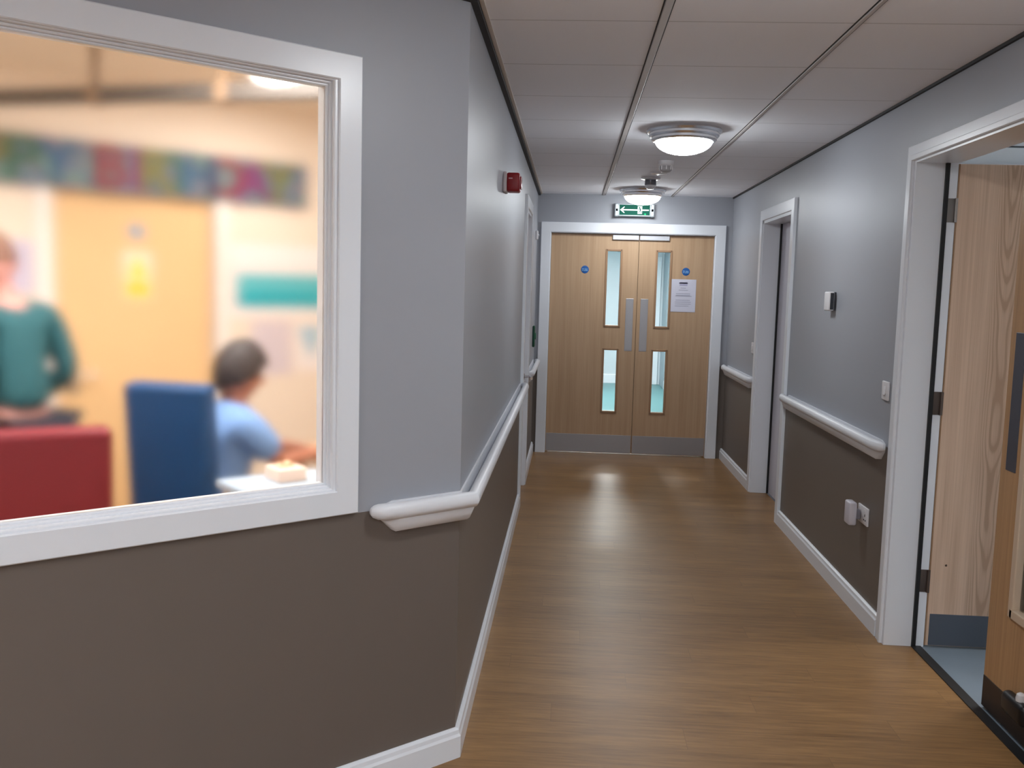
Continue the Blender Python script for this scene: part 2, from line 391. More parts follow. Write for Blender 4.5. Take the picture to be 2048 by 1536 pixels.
# ---- baseboards
BB = [(0, 0), (.020, 0), (.020, .072), (.015, .080), (.013, .092), (.005, .098), (0, .098)]
structure(MB().sweep([(pL.x, pL.y), (LX, CY), (LX, 6.42)], BB).build('baseboard_left', white_gloss), 'white baseboard round the diagonal corner to the left door', 'baseboard')
structure(MB().sweep([(LX, 7.285), (LX, EY-.02)], BB).build('baseboard_left_far', white_gloss), 'short white baseboard beyond the left door', 'baseboard')
structure(MB().sweep([(RX, 6.25), (RX, 4.21)], BB).build('baseboard_right', white_gloss), 'white baseboard between the two right doorways', 'baseboard')
structure(MB().sweep([(RX, EY), (RX, 7.355)], BB).build('baseboard_right_far', white_gloss), 'white baseboard between far right doorway and end wall', 'baseboard')
structure(MB().sweep([(RX, 2.58), (RX, -2.6)], BB).build('baseboard_right_near', white_gloss), 'white baseboard on the near right wall', 'baseboard')

# ---- door surrounds
def mitred(g, u0, u1, z0, z1, w, d0, d1, P, closed, c=.003, out=True):
    """moulding of width w round a rectangle whose outer edge is u0..u1, z0..z1; real mitres; open at the bottom unless closed"""
    def loop(o): return [(u0+o, z0+(o if closed else 0)), (u0+o, z1-o), (u1-o, z1-o), (u1-o, z0+(o if closed else 0))]
    L = [(0, d0), (0, d1-c), (c, d1), (w-c, d1), (w, d1-c), (w, d0)]
    V = [[g.bm.verts.new(g.M @ Vector(P(u, d, z))) for u, z in loop(o)] for o, d in L]
    n = 4 if closed else 3
    for i in range(len(L)):
        a, b = V[i], V[(i+1) % len(L)]
        for k in range(n): g.bm.faces.new((a[k], a[(k+1) % 4], b[(k+1) % 4], b[k]))
    if not closed:
        g.bm.faces.new([v[0] for v in V]); g.bm.faces.new([v[3] for v in V])
    bmesh.ops.recalc_face_normals(g.bm, faces=g.bm.faces)
def architrave(g, u0, u1, zt, w, t, plane, face, sgn, bead=True):
    """three mitred boards round an opening (u0..u1, top zt) on a wall; plane 'X' (wall runs along X) or 'Y'"""
    P = (lambda u, d, z: (u, face+sgn*d, z)) if plane == 'X' else (lambda u, d, z: (face+sgn*d, u, z))
    mitred(g, u0-w, u1+w, 0, zt+w, w, 0, t, P, False)
    if bead: mitred(g, u0-w*.38, u1+w*.38, 0, zt+w*.38, w*.38-.001, t*.5, t+.005, P, False)

t = thing('trim_3', 'white frame round the oak double doors', 'door frame', (.54, EY, 0), kind='structure')
g = MB(); architrave(g, -.207, 1.294, 2.055, .09, .02, 'X', EY, -1, False); g.build('architrave', white_gloss, t)
g = MB(); g.box(EX0, EX0+.012, EY-.01, EY+WT, 0, EZ); g.box(EX1-.012, EX1, EY-.01, EY+WT, 0, EZ); g.box(EX0, EX1, EY-.01, EY+WT, EZ-.012, EZ); g.build('lining', white_gloss, t)
g = MB(); g.box(EX0+.012, EX1-.012, EY+.082, EY+.10, EZ-.035, EZ-.012); g.box(EX0+.012, EX0+.03, EY+.082, EY+.1, 0, EZ-.012); g.box(EX1-.03, EX1-.012, EY+.082, EY+.1, 0, EZ-.012); g.build('door_stop', black, t)

t = thing('trim_4', 'white frame of the near right doorway with black seal strip', 'door frame', (RX, 4.13, 0), kind='structure')
g = MB(); architrave(g, NRY0, NRY1, 2.110, .066, .02, 'Y', RX, -1); g.build('architrave', white_gloss, t)
g = MB(); g.box(RX-.012, RX+WT+.012, NRY1-.022, NRY1, 0, 2.118); g.box(RX-.012, RX+WT+.012, NRY0, NRY0+.022, 0, 2.118); g.box(RX-.012, RX+WT+.012, NRY0+.022, NRY1-.022, 2.101, 2.118); g.build('lining', white_gloss, t)
g = MB(); g.box(RX+.108, RX+.124, NRY1-.034, NRY1-.0215, 0, 2.10); g.build('door_seal', black, t)

t = thing('trim_5', 'white frame round the far right door', 'door frame', (RX, 6.8, 0), kind='structure')
g = MB(); architrave(g, FRY0, FRY1, 2.087, .078, .02, 'Y', RX, -1, False); g.build('architrave', white_gloss, t)
g = MB(); g.box(RX-.01, RX+WT, FRY1-.02, FRY1, 0, 2.085); g.box(RX-.01, RX+WT, FRY0, FRY0+.02, 0, 2.085); g.box(RX-.01, RX+WT, FRY0, FRY1, 2.065, 2.087); g.build('lining', white_gloss, t)
g = MB(); g.box(RX+.114, RX+.127, FRY1-.034, FRY1-.019, 0, 2.065); g.build('door_seal', black, t)

t = thing('trim_6', 'white frame round the left corridor door', 'door frame', (LX, 6.85, 0), kind='structure')
g = MB(); architrave(g, LDY0, LDY1, 2.087, .08, .02, 'Y', LX, 1, False); g.build('architrave', white_gloss, t)
g = MB(); g.box(LX-WT, LX+.01, LDY1-.02, LDY1, 0, 2.085); g.box(LX-WT, LX+.01, LDY0, LDY0+.02, 0, 2.085); g.box(LX-WT, LX+.01, LDY0, LDY1, 2.065, 2.087); g.build('lining', white_gloss, t)

# ---- the end double doors
glass = mat_glass('clear_glass')
def leaf(name, label, x0, x1, holes, plate, closer, hinge_left):
    yf, yb = EY+.035, EY+.079
    t = thing(name, label, 'door', ((x0+x1)/2, (yf+yb)/2, 0), kind='structure')
    g = MB(); g.slab(x0, x1, yf, yb, .008, 2.045, holes, 'X'); g.build('panel', veneer, t)
    for h in holes:
        g = MB(); w = .012
        for a in ((h[0]-w*.6, h[0]+w, h[2]-w*.6, h[3]+w*.6), (h[1]-w, h[1]+w*.6, h[2]-w*.6, h[3]+w*.6)): g.box(a[0], a[1], yf-.006, yb+.006, a[2], a[3], .003)
        g.box(h[0], h[1], yf-.006, yb+.006, h[3]-w, h[3]+w*.6, .003); g.box(h[0], h[1], yf-.006, yb+.006, h[2]-w*.6, h[2]+w, .003)
        b_ = g.build('glazing_bead', lipping, t)
        g = MB(); g.box(h[0]+w, h[1]-w, (yf+yb)/2-.003, (yf+yb)/2+.003, h[2]+w, h[3]-w); g.build('vision_glass', glass, b_)
    g = MB(); g.box(plate[0], plate[1], yf-.002, yf+.001, .975, 1.462, .004); g.build('push_plate', steel, t)
    g = MB(); g.box(x0+.004, x1-.004, yf-.002, yf+.001, .012, .180, .002); g.build('kick_plate', steel_h, t)
    g = MB(); g.box(closer[0], closer[1], yf-.022, yf, 1.998, 2.042, .003); g.build('magnet_plate', mat('magnet_plate', srgb(206, 208, 214), .3, metal=.35), t)
    g = MB(); x = x0 if hinge_left else x1
    return t
XM = .606
d1 = leaf('door_1', 'left leaf of the closed oak double doors with two narrow glass panels', EX0+.014, XM-.002, [(.310, .452, 1.200, 1.905), (.310, .450, .395, .990)], (.505, .575), (.362, XM-.004), True)
g = MB(); g.box(XM-.012, XM+.012, EY+.066, EY+.076, .01, 2.04); g.build('meeting_seal', mat('brown_seal', srgb(84, 60, 42), .6), d1)
d2 = leaf('door_2', 'right leaf of the closed oak double doors with a paper notice', XM+.002, EX1-.014, [(.770, .908, 1.200, 1.905), (.762, .902, .395, .990)], (.640, .710), (XM+.004, .880), False)

# ---- left corridor door (white, closed) with handle and sign plate
t = thing('door_3', 'white door in the left wall with chrome lever handle', 'door', (LX-.045, 6.85, 0), kind='structure')
g = MB(); g.box(LX-.067, LX-.024, LDY0+.022, LDY1-.022, .008, 2.063, .002); g.build('panel', mat('white_door', srgb(214, 208, 214), .4), t)
hd = MB(); hd.box(LX-.024, LX-.016, 7.085, 7.135, .80, .98, .006); hd.lathe([(.026, 0), (.026, .010), (.020, .014)], (LX-.018, 7.11, .86), 'X', 20); hp = hd.build('lock_plate', chrome, t, True)
hd = MB(); hd.tube([(LX-.02, 7.11, .86), (LX+.030, 7.11, .86), (LX+.044, 7.10, .86), (LX+.050, 7.08, .858), (LX+.052, 7.00, .855)], .0095); hd.build('lever_handle', chrome, t, True)
hd = MB(); hd.box(LX-.024, LX-.018, 6.98, 7.08, 1.16, 1.34, .003); hd.build('door_sign', mat('grey_sign', srgb(110, 102, 106), .4), t)
hd = MB(); hd.box(LX-.024, LX-.012, 7.075, 7.125, .71, .765, .006); hd.build('thumb_turn', chrome, t, True)

# ---- far right door (closed, pale)
t = thing('door_4', 'pale closed door in the far right doorway, seen edge-on', 'door', (RX+.15, 6.8, 0), kind='structure')
g = MB(); g.box(RX+.128, RX+.170, FRY0+.022, FRY1-.022, .006, 2.062, .002); g.build('panel', mat('pale_door', srgb(206, 204, 214), .4), t)
g = MB(); g.box(RX+.120, RX+.128, 6.50, 6.56, .90, 1.40, .003); g.build('pull_plate', steel, t)

# ---- near right doorway: half leaf standing open into the room, wide leaf nearly closed
LYF = 4.108
t = thing('door_5', 'narrow oak leaf standing open into the right-hand room', 'door', (1.60, LYF+.022, 0), kind='structure')
g = MB(); g.box(1.612, 2.185, LYF, LYF+.044, .008, 2.098, .0015); g.build('panel', veneer_fig, t)
g = MB(); g.box(1.606, 1.612, LYF-.0005, LYF+.0445, .008, 2.098, .001); g.build('lipping', lipping, t)
g = MB(); g.box(1.622, 2.18, LYF-.0022, LYF+.001, .010, .152, .002); g.build('kick_plate', mat('grey_kick', srgb(104, 110, 120), .38, metal=.55), t)
for z in (1.905, 1.085, .30):  # upper hinge lighter, the lower two darker
    g = MB(); g.box(1.558, 1.606, LYF-.004, LYF+.002, z-.05, z+.05, .001); g.lathe([(.007, -.05), (.007, .05)], (1.602, LYF-.007, z), 'Z', 14); g.build('hinge', mat('pale_steel_hinge', srgb(150, 144, 140) if z > 1.5 else srgb(112, 100, 94), .4, metal=.7) if z > 1.5 else mat('dark_steel_hinge', srgb(100, 88, 82), .45, metal=.6), t, True)
g = MB(); g.lathe([(.005, 0), (.004, .003), (0, .004)], (1.676, LYF, .372), 'Y', 12); g.build('screw_plug', mat('dark_plug', srgb(70, 52, 40), .5), t)

L2X = 1.602; L2Y0, L2Y1 = 2.69, 3.512
t = thing('door_6', 'wide oak leaf of the near right doorway with tall glass panel', 'door', (L2X+.022, 3.1, 0), kind='structure')
hole = (2.95, 3.345, .42, 1.86)
g = MB(); g.slab(L2Y0, L2Y1, L2X, L2X+.044, .008, 2.086, [hole], 'Y'); g.build('panel', veneer_side, t)
g = MB(); w = .022
g.box(L2X-.008, L2X+.052, hole[1]-w, hole[1]+.012, hole[2]-.012, hole[3]+.012, .004); g.box(L2X-.008, L2X+.052, hole[0]-.012, hole[0]+w, hole[2]-.012, hole[3]+.012, .004)
g.box(L2X-.008, L2X+.052, hole[0], hole[1], hole[2]-.012, hole[2]+w, .004); g.box(L2X-.008, L2X+.052, hole[0], hole[1], hole[3]-w, hole[3]+.012, .004)
bd = g.build('glazing_bead', mat('pale_bead', srgb(206, 184, 160), .4), t)
g = MB(); g.box(L2X+.019, L2X+.025, hole[0]+w, hole[1]-w, hole[2]+w, hole[3]-w); g.build('vision_glass', glass, bd)
g = MB(); g.box(L2X-.003, L2X+.001, 3.395, 3.470, .92, 1.42, .003); g.build('push_plate', mat('dark_steel', srgb(92, 94, 104), .36, metal=.6), t)
g = MB(); g.box(L2X-.003, L2X+.001, L2Y0+.004, L2Y1-.002, .010, .128, .002); g.build('kick_plate', mat('dark_kick_plate', srgb(62, 52, 48), .45, metal=.3), t)
g = MB(); g.box(L2X-.045, L2X, 3.125, 3.285, .092, .172, .022, 4); hu = g.build('door_holder', mat('black_plastic', srgb(18, 17, 20), .4), t, True)
g = MB(); g.lathe([(.016, 0), (.017, .010), (.014, .024), (.007, .029), (0, .030)], (L2X-.022, 3.18, .170), 'Z', 20); g.build('holder_button', white_satin, hu, True)

# threshold strip
g = MB(); g.prism([(NRY0, 0), (NRY1, 0), (NRY1, .004), (NRY0, .004)], RX+.108, RX+.150, 'YZ'); structure(g.build('trim_7', black), 'black threshold strip under the near right doorway', 'threshold')

# ---- the window in the diagonal wall
win = thing('window_1', 'large white-framed window in the diagonal wall with hazy glass', 'window', MW @ Matrix.Translation((1.5, 0, 1.5)), kind='structure')
a0, a1, b0, b1 = WS0-.003, WS1+.003, WZ0-.003, WZ1+.003
def ring(g, s0, s1, z0, z1, w, y0, y1, bev=.003):
    """rectangular mitred frame of width w measured inward from (s0..s1, z0..z1)"""
    mitred(g, s0, s1, z0, z1, w, y0, y1, lambda u, d, z: (u, d, z), True, bev)
g = MB(MW); ring(g, .381, WS1+.072, WZ0-.068, WZ1+.064, .072, 0, .02); g.build('architrave', white_gloss, win)
g = MB(MW); ring(g, a0, a1, b0, b1, .015, -WD-.004, .012, .003); g.build('lining', white_gloss, win)
g = MB(MW); ring(g, a0+.012, a1-.012, b0+.012, b1-.012, .010, -.045, -.002, .003); g.build('stop_bead', white_gloss, win)
g = MB(MW); ring(g, a0+.019, a1-.019, b0+.019, b1-.019, .010, -.040, -.011, .003); g.build('glazing_bead', white_gloss, win)
haze = mat_hazy_glass('hazy_glass', 0.145)
g = MB(MW); g.box(a0+.025, a1-.025, -.024, -.018, b0+.025, b1-.025); g.build('pane', haze, win)

# ---- handrails
def capsule(o, z, ro, rz, n=18): return [(o+ro*math.cos(2*PI*i/n), z+rz*math.sin(2*PI*i/n)) for i in range(n)]
RZ = .863; RO = .044
BASE = [(0, .795), (.026, .795), (.034, .802), (.048, .835), (.048, .860), (.040, .860), (.032, .822), (.010, .822), (.006, .884), (0, .884)]
def handrail(label, path, s_in):
    t = thing('handrail', label, 'handrail', (path[0][0], path[0][1], .8))
    P = [Vector(p) for p in path]
    d0 = (P[1]-P[0]).normalized(); d1 = (P[-1]-P[-2]).normalized()
    # base: continuous moulding, cut back at both ends
    Q = [P[0]+d0*.024, P[0]+d0*.068] + P[1:-1] + [P[-1]-d1*.068, P[-1]-d1*.024]
    g = MB(); g.sweep(Q, BASE, scale=[.40]+[1]*(len(Q)-2)+[.40], zmid=.862); g.build('base_moulding', rail_white, t, True)
    # rail: oval tube, both ends turned in to the wall
    n0 = Vector((d0.y, -d0.x)); n1 = Vector((d1.y, -d1.x))
    mid = []
    for i in range(1, len(P)-1):
        e1 = (P[i]-P[i-1]).normalized(); e2 = (P[i+1]-P[i]).normalized(); a = Vector((e1.y, -e1.x)); b = Vector((e2.y, -e2.x)); m = (a+b).normalized()
        mid.append(P[i] + m*(RO/m.dot(a)))
    R_ = [P[0]-d0*.004+n0*.010, P[0]-d0*.002+n0*.018, P[0]+d0*.006+n0*.027, P[0]+d0*.022+n0*.035, P[0]+d0*.062+n0*RO] + mid + [P[-1]-d1*.062+n1*RO, P[-1]-d1*.022+n1*.035, P[-1]-d1*.006+n1*.027, P[-1]+d1*.002+n1*.018, P[-1]+d1*.004+n1*.010]
    g = MB(); g.sweep([tuple(p) for p in R_], capsule(0, RZ, .021, .025), scale=[.55, .80, .95, 1]+[1]*(len(R_)-8)+[1, .95, .80, .55], zmid=RZ); g.build('rail', rail_white, t, True)
    return t
p0 = MW @ Vector((.325, 0, 0))
handrail('long white handrail wrapping the diagonal corner along the left wall', [(p0.x, p0.y), (LX, CY), (LX, 6.40)], 1)
handrail('short white handrail on the left wall beyond the left door', [(LX, 7.30), (LX, 8.62)], 1)
handrail('white handrail on the right wall between the two doorways', [(RX, 6.24), (RX, 4.262)], 1)
handrail('short white handrail between far right door and end wall', [(RX, 8.64), (RX, 7.37)], 1)

# ================================================================== FITTINGS
# ---- ceiling lamps
dome_mat = mat('lit_opal_glass', (.95, .95, .95), .3, emit=(.93, .97, 1.0), estr=LAMP)
rim_mat = mat('satin_chrome', (.80, .80, .82), 0.26, metal=1.0)
def ceiling_lamp(x, y, label):
    t = thing('ceiling_lamp', label, 'ceiling light', (x, y, H), group='flush ceiling lamps along the corridor')
    g = MB(); g.lathe([(.186, 0), (.198, -.001), (.200, -.012), (.194, -.022), (.186, -.024), (.187, -.036), (.181, -.044), (.173, -.046), (.174, -.058), (.166, -.066), (.155, -.068), (.152, -.055)], (x, y, H), 'Z', 56, cap=False); g.build('stepped_rim', rim_mat, t, True)
    g = MB(); g.lathe([(.1535, -.060)] + [(.1535*math.cos(a), -.060-.075*math.sin(a)) for a in [PI/2*i/12 for i in range(1, 12)]] + [(0, -.135)], (x, y, H), 'Z', 48, cap=False); g.build('dome', dome_mat, t, True)
    return t
ceiling_lamp(.573, 5.165, 'nearer of the two lit chrome-rimmed dome lamps on the ceiling')
ceiling_lamp(.577, 8.16, 'further lit chrome-rimmed dome lamp, in front of the exit sign')
ceiling_lamp(.573, 2.165, 'dome lamp just out of view above the hall')

hall_mat = mat('hall_fill_panel', (.95, .95, .95), .4, emit=(.92, .96, 1.0), estr=14.0)  # unseen fill panels added behind the camera to lift the ambient light
for hx, hy, lab in ((.35, -.55, 'added unseen fill light panel in the hall behind the camera'), (-1.35, -.55, 'added unseen fill light panel at the left of the hall behind the camera'), (.35, -1.75, 'added unseen fill light panel at the back of the hall')):
    t = thing('panel_light', lab, 'ceiling light', (hx, hy, H), group='added fill light panels in the hall behind the camera')
    g = MB(); g.prism([(hx-.3, hy-.3), (hx+.3, hy-.3), (hx+.3, hy+.3), (hx-.3, hy+.3)], H-.010, H-.002, 'XY'); g.build('frame', white_satin, t)
    g = MB(); g.box(hx-.28, hx+.28, hy-.28, hy+.28, H-.016, H-.008); g.build('diffuser', hall_mat, t)

# ---- smoke detector and sensor on the ceiling
t = thing('smoke_detector', 'small white smoke detector just behind the nearer lamp', 'smoke detector', (.600, 6.41, H))
g = MB(); g.lathe([(.052, 0), (.054, -.004), (.054, -.022), (.050, -.028), (.046, -.030), (.046, -.034)], (.600, 6.41, H), 'Z', 32); g.build('base', white_satin, t, True)
g = MB(); g.lathe([(.040, -.034), (.042, -.052), (.040, -.062), (.030, -.072), (.012, -.076), (0, -.076)], (.600, 6.41, H), 'Z', 32); g.build('sensing_chamber', mat('detector_grey', srgb(170, 168, 170), .35), t, True)
for k in range(8):
    g = MB(); a = 2*PI*k/8; g.box(.6+.043*math.cos(a)-.003, .6+.043*math.cos(a)+.003, 6.41+.043*math.sin(a)-.003, 6.41+.043*math.sin(a)+.003, H-.058, H-.034); g.build('vent_rib', white_satin, t)
g = MB(); g.lathe([(.062, 0), (.060, -.010), (.05, -.013), (0, -.013)], (.606, 7.02, H), 'Z', 32); tag(g.build('ceiling_blank_plate', white_satin, None, True), 'round white blanking plate on the ceiling behind the smoke detector', 'ceiling plate')
t = thing('occupancy_sensor', 'chrome-flanged round sensor on the ceiling above the further lamp', 'sensor', (.576, 7.34, H))
g = MB(); g.lathe([(.070, .002), (.074, -.004), (.071, -.012), (.055, -.018), (.045, -.018)], (.576, 7.34, H), 'Z', 36); g.build('flange', mat('bright_plastic', srgb(214, 214, 218), .18, spec=.7), t, True)
g = MB(); g.lathe([(.044, -.016), (.044, -.055), (.041, -.06)], (.576, 7.34, H), 'Z', 28); g.build('body', mat('sensor_body', srgb(120, 120, 126), .2, metal=.6), t, True)
g = MB(); g.lathe([(.042, -.058), (.040, -.070), (.028, -.085), (.012, -.09), (0, -.09)], (.576, 7.34, H), 'Z', 28); g.build('lens', mat('sensor_lens', srgb(226, 228, 232), .12, spec=.8), t, True)

# ---- exit sign above the double doors
sx0, sx1, sz0, sz1, sy = .368, .722, 2.205, 2.318, EY
green = mat('exit_green', srgb(4, 80, 64), .6, spec=.15, emit=srgb(18, 112, 92), estr=.02)
sign_white = mat('exit_white', srgb(225, 240, 236), .5, emit=(.8, .95, .9), estr=.10)
t = thing('exit_sign', 'green running-man exit sign box above the double doors', 'exit sign', ((sx0+sx1)/2, EY, 2.26))
g = MB(); g.box(sx0, sx1, sy-.075, sy, sz0, sz1, .008); g.build('housing', mat('clear_plastic_grey', srgb(168, 178, 180), .2, spec=.7), t)
for a, b in ((sx0-.003, sx0+.036), (sx1-.036, sx1+.003)):
    g = MB(); g.box(a, b, sy-.080, sy, sz0-.003, sz1+.003, .01); g.lathe([(.012, 0), (.012, .004), (.006, .006)], ((a+b)/2, sy-.080, (sz0+sz1)/2), 'Y', 16); g.build('end_cap', mat('silver_cap', srgb(176, 184, 188), .25, metal=.3), t)
pn = MB(); pn.box(sx0+.040, sx1-.040, sy-.0775, sy-.074, sz0+.012, sz1-.010); pn = pn.build('legend_panel', green, t)
yl = sy-.0775; zc = (sz0+sz1)/2+.001
g = MB()
g.box(.425, .672, yl-.001, yl, zc-.006, zc+.006)                                   # long arrow shaft
g.prism([(.413, zc), (.447, zc+.028), (.457, zc+.028), (.440, zc+.006), (.440, zc-.006), (.457, zc-.028), (.447, zc-.028)], yl-.001, yl)
g.build('arrow', sign_white, pn)
g = MB()                                                                           # doorway with running figure
g.box(.572, .612, yl-.0014, yl-.0004, zc-.034, zc+.036); g.build('doorway_symbol', sign_white, pn)
g = MB(); yy = yl-.0016
g.lathe([(.0058, 0), (.0058, .001)], (.589, yy-.0005, zc+.024), 'Y', 14)
g.prism([(.586, zc+.016), (.597, zc+.017), (.600, zc-.004), (.592, zc-.006)], yy-.001, yy)
g.prism([(.592, zc-.003), (.599, zc-.003), (.610, zc-.020), (.606, zc-.030), (.602, zc-.029), (.604, zc-.020)], yy-.001, yy)
g.prism([(.592, zc-.004), (.598, zc-.005), (.590, zc-.018), (.578, zc-.026), (.576, zc-.021), (.586, zc-.015)], yy-.001, yy)
g.prism([(.587, zc+.016), (.588, zc+.011), (.577, zc+.004), (.575, zc+.008)], yy-.001, yy)
g.prism([(.596, zc+.016), (.598, zc+.012), (.607, zc+.007), (.606, zc+.003), (.597, zc+.009)], yy-.001, yy)
g.build('running_figure', green, pn)
g = MB(); g.lathe([(.007, 0), (.007, .004), (0, .006)], (.640, yl, sz0+.021), 'Y', 16); g.build('indicator_light', mat('green_led', (.05, .8, .3), .3, emit=(.05, 1, .35), estr=2.5), t)

# ---- blue fire-door discs and paper notice on the leaves
blue_disc = mat('sign_blue', srgb(24, 88, 158), .35); sign_txt = mat('sign_text', srgb(150, 196, 232), .4)
for x, z, lab in ((.116, 1.719, 'small blue round fire-door sign on the left oak leaf'), (1.043, 1.722, 'small blue round fire-door sign above the paper notice')):
    t = thing('fire_door_sign', lab, 'sign', (x, EY+.033, z), group='blue fire-door discs on the double doors')
    g = MB(); g.lathe([(.036, 0), (.036, .0014), (.034, .002), (0, .002)], (x, EY+.035, z), 'Y', 36, cap=False)
    for v in g.bm.verts: v.co.y = 2*(EY+.035) - v.co.y
    bmesh.ops.recalc_face_normals(g.bm, faces=g.bm.faces); g.build('disc', blue_disc, t, True)
    text('Fire door\nkeep shut', .013, faceM(x, EY+.0328, z-.002, 0, -1), sign_txt, 'lettering', t, bold=.0006)
t = thing('paper_notice', 'white printed paper notice on the right oak leaf', 'notice', (1.03, EY+.033, 1.50))
g = MB(); g.box(.917, 1.142, EY+.0325, EY+.0345, 1.352, 1.652, .0004); g.build('sheet', mat('laminated_paper', srgb(212, 212, 226), .3), t)
g = MB(); g.box(.990, 1.062, EY+.0318, EY+.0326, 1.592, 1.626); g.box(.984, 1.066, EY+.0318, EY+.0326, 1.612, 1.622); g.build('letterhead', mat('letterhead', srgb(176, 174, 200), .5), t)
g = MB()
for x0, x1, z in ((1.0, 1.05, 1.572), (.985, 1.07, 1.553), (.96, 1.09, 1.520), (.96, 1.09, 1.505), (.96, 1.09, 1.46), (.955, 1.105, 1.498), (.955, 1.10, 1.443), (.955, 1.10, 1.425), (.955, 1.08, 1.407)):
    g.box(x0, x1, EY+.0318, EY+.0326, z-.002, z+.002)
g.build('printed_lines', mat('grey_print', srgb(150, 150, 168), .6), t)

# ---- fire alarm sounder on the left wall
ax, ay, az = LX-.001, 4.39, 2.012
red = mat('alarm_red', srgb(150, 16, 26), .4)
t = thing('fire_alarm_sounder', 'square red fire alarm sounder high on the left wall', 'fire alarm', (ax, ay+.05, az))
g = MB(); g.box(ax, ax+.018, ay-.004, ay+.104, az-.040, az+.054, .006); g.build('back_box', mat('alarm_base', srgb(222, 214, 218), .35), t, True)
g = MB(); g.box(ax+.016, ax+.078, ay, ay+.100, az-.036, az+.050, .010, 3); g.build('sounder_body', red, t, True)
g = MB(); g.box(ax+.076, ax+.085, ay+.012, ay+.088, az-.022, az+.034, .004); g.build('beacon_lens', mat('alarm_lens', srgb(160, 60, 66), .2), t, True)
g = MB(); g.box(ax+.026, ax+.044, ay-.0012, ay+.001, az+.020, az+.026); g.build('maker_plate', mat('alarm_badge', srgb(206, 150, 156), .3), t)

# ---- small items on the left wall beyond the door
t = thing('door_release', 'dark green door release unit on the left wall by the double doors', 'call point', (LX, 8.30, 1.11))
g = MB(); g.box(LX, LX+.022, 8.24, 8.36, 1.015, 1.205, .010, 3); g.build('box', mat('release_green', srgb(20, 74, 54), .3), t, True)
g = MB(); g.lathe([(.030, 0), (.030, .006), (.022, .010), (0, .010)], (LX+.022, 8.30, 1.11), 'X', 24); g.build('push_button', mat('release_button', srgb(38, 104, 78), .3), t, True)
t = thing('wall_sensor', 'small white sensor high on the left wall near the end', 'sensor', (LX, 8.34, 2.0))
g = MB(); g.box(LX, LX+.022, 8.30, 8.38, 1.962, 2.038, .006); g.build('body', white_satin, t, True)
g = MB(); g.lathe([(.014, 0), (.012, .008), (0, .012)], (LX+.021, 8.34, 2.0), 'X', 18); g.build('lens', mat('grey_lens', srgb(180, 182, 188), .2), t, True)
t = thing('door_name_plate', 'slim dark sign plate on the left wall past the door', 'sign', (LX, 7.42, 1.43))
g = MB(); g.box(LX, LX+.012, 7.36, 7.48, 1.33, 1.52, .004); g.build('frame', mat('sign_frame', srgb(120, 122, 130), .3), t)
g = MB(); g.box(LX+.011, LX+.0135, 7.37, 7.47, 1.34, 1.51); g.build('insert', mat('sign_insert', srgb(58, 58, 70), .4), t)

# ---- right wall: sensor, switches, socket with plug-in unit
t = thing('wall_thermostat', 'small white wall unit with dark edge on the right wall', 'wall unit', (RX, 5.27, 1.505))
g = MB(); g.box(RX-.012, RX, 5.225, 5.315, 1.455, 1.555, .003); g.build('back_plate', mat('unit_dark', srgb(72, 74, 80), .4), t)
g = MB(); g.box(RX-.042, RX-.012, 5.215, 5.315, 1.452, 1.557, .008, 3); g.build('cover', white_satin, t, True)
g = MB(); g.box(RX-.034, RX-.016, 5.2135, 5.2165, 1.46, 1.55); g.build('side_slot', mat('unit_slot', srgb(52, 56, 62), .4), t)
def switch(label, y, z, n=1):
    t = thing('light_switch', label, 'light switch', (RX, y, z), group='light switches on the right wall')
    g = MB(); g.box(RX-.010, RX, y-.043, y+.043, z-.043, z+.043, .004, 3); g.build('plate', white_satin, t, True)
    g = MB(); g.box(RX-.015, RX-.009, y-.012, y+.012, z-.020, z+.020, .003, 2, Matrix.Rotation(.10, 4, 'Y')); g.build('rocker', white_satin, t, True)
switch('white light switch beside the near right doorway', 4.318, 1.112)
switch('white light switch beside the far right doorway', 7.455, 1.112)
t = thing('power_socket', 'white double power socket low on the right wall', 'socket', (RX, 4.515, .49))
g = MB(); g.box(RX-.010, RX, 4.442, 4.588, .447, .533, .004, 3); g.build('plate', white_satin, t, True)
for yy in (4.478, 4.552):
    g = MB(); g.box(RX-.013, RX-.009, yy-.008, yy+.008, .508, .524, .002); g.build('switch_rocker', white_satin, t)
g = MB()
for dy, dz, w, h in ((0, .012, .006, .012), (-.011, -.010, .010, .006), (.011, -.010, .010, .006)): g.box(RX-.0112, RX-.009, 4.478+dy-w/2, 4.478+dy+w/2, .482+dz-h/2, .482+dz+h/2)
g.build('pin_holes', black, t)
t = thing('plug_in_unit', 'white plug-in unit standing out from the low wall socket', 'plug', (RX-.04, 4.55, .49))
g = MB(); g.box(RX-.075, RX-.036, 4.510, 4.592, .434, .548, .010, 3); g.build('case', mat('unit_case', srgb(206, 202, 210), .35), t, True)
g = MB(); g.box(RX-.037, RX-.0125, 4.530, 4.574, .462, .508, .004); g.build('plug', mat('plug_grey', srgb(120, 118, 126), .4), t)

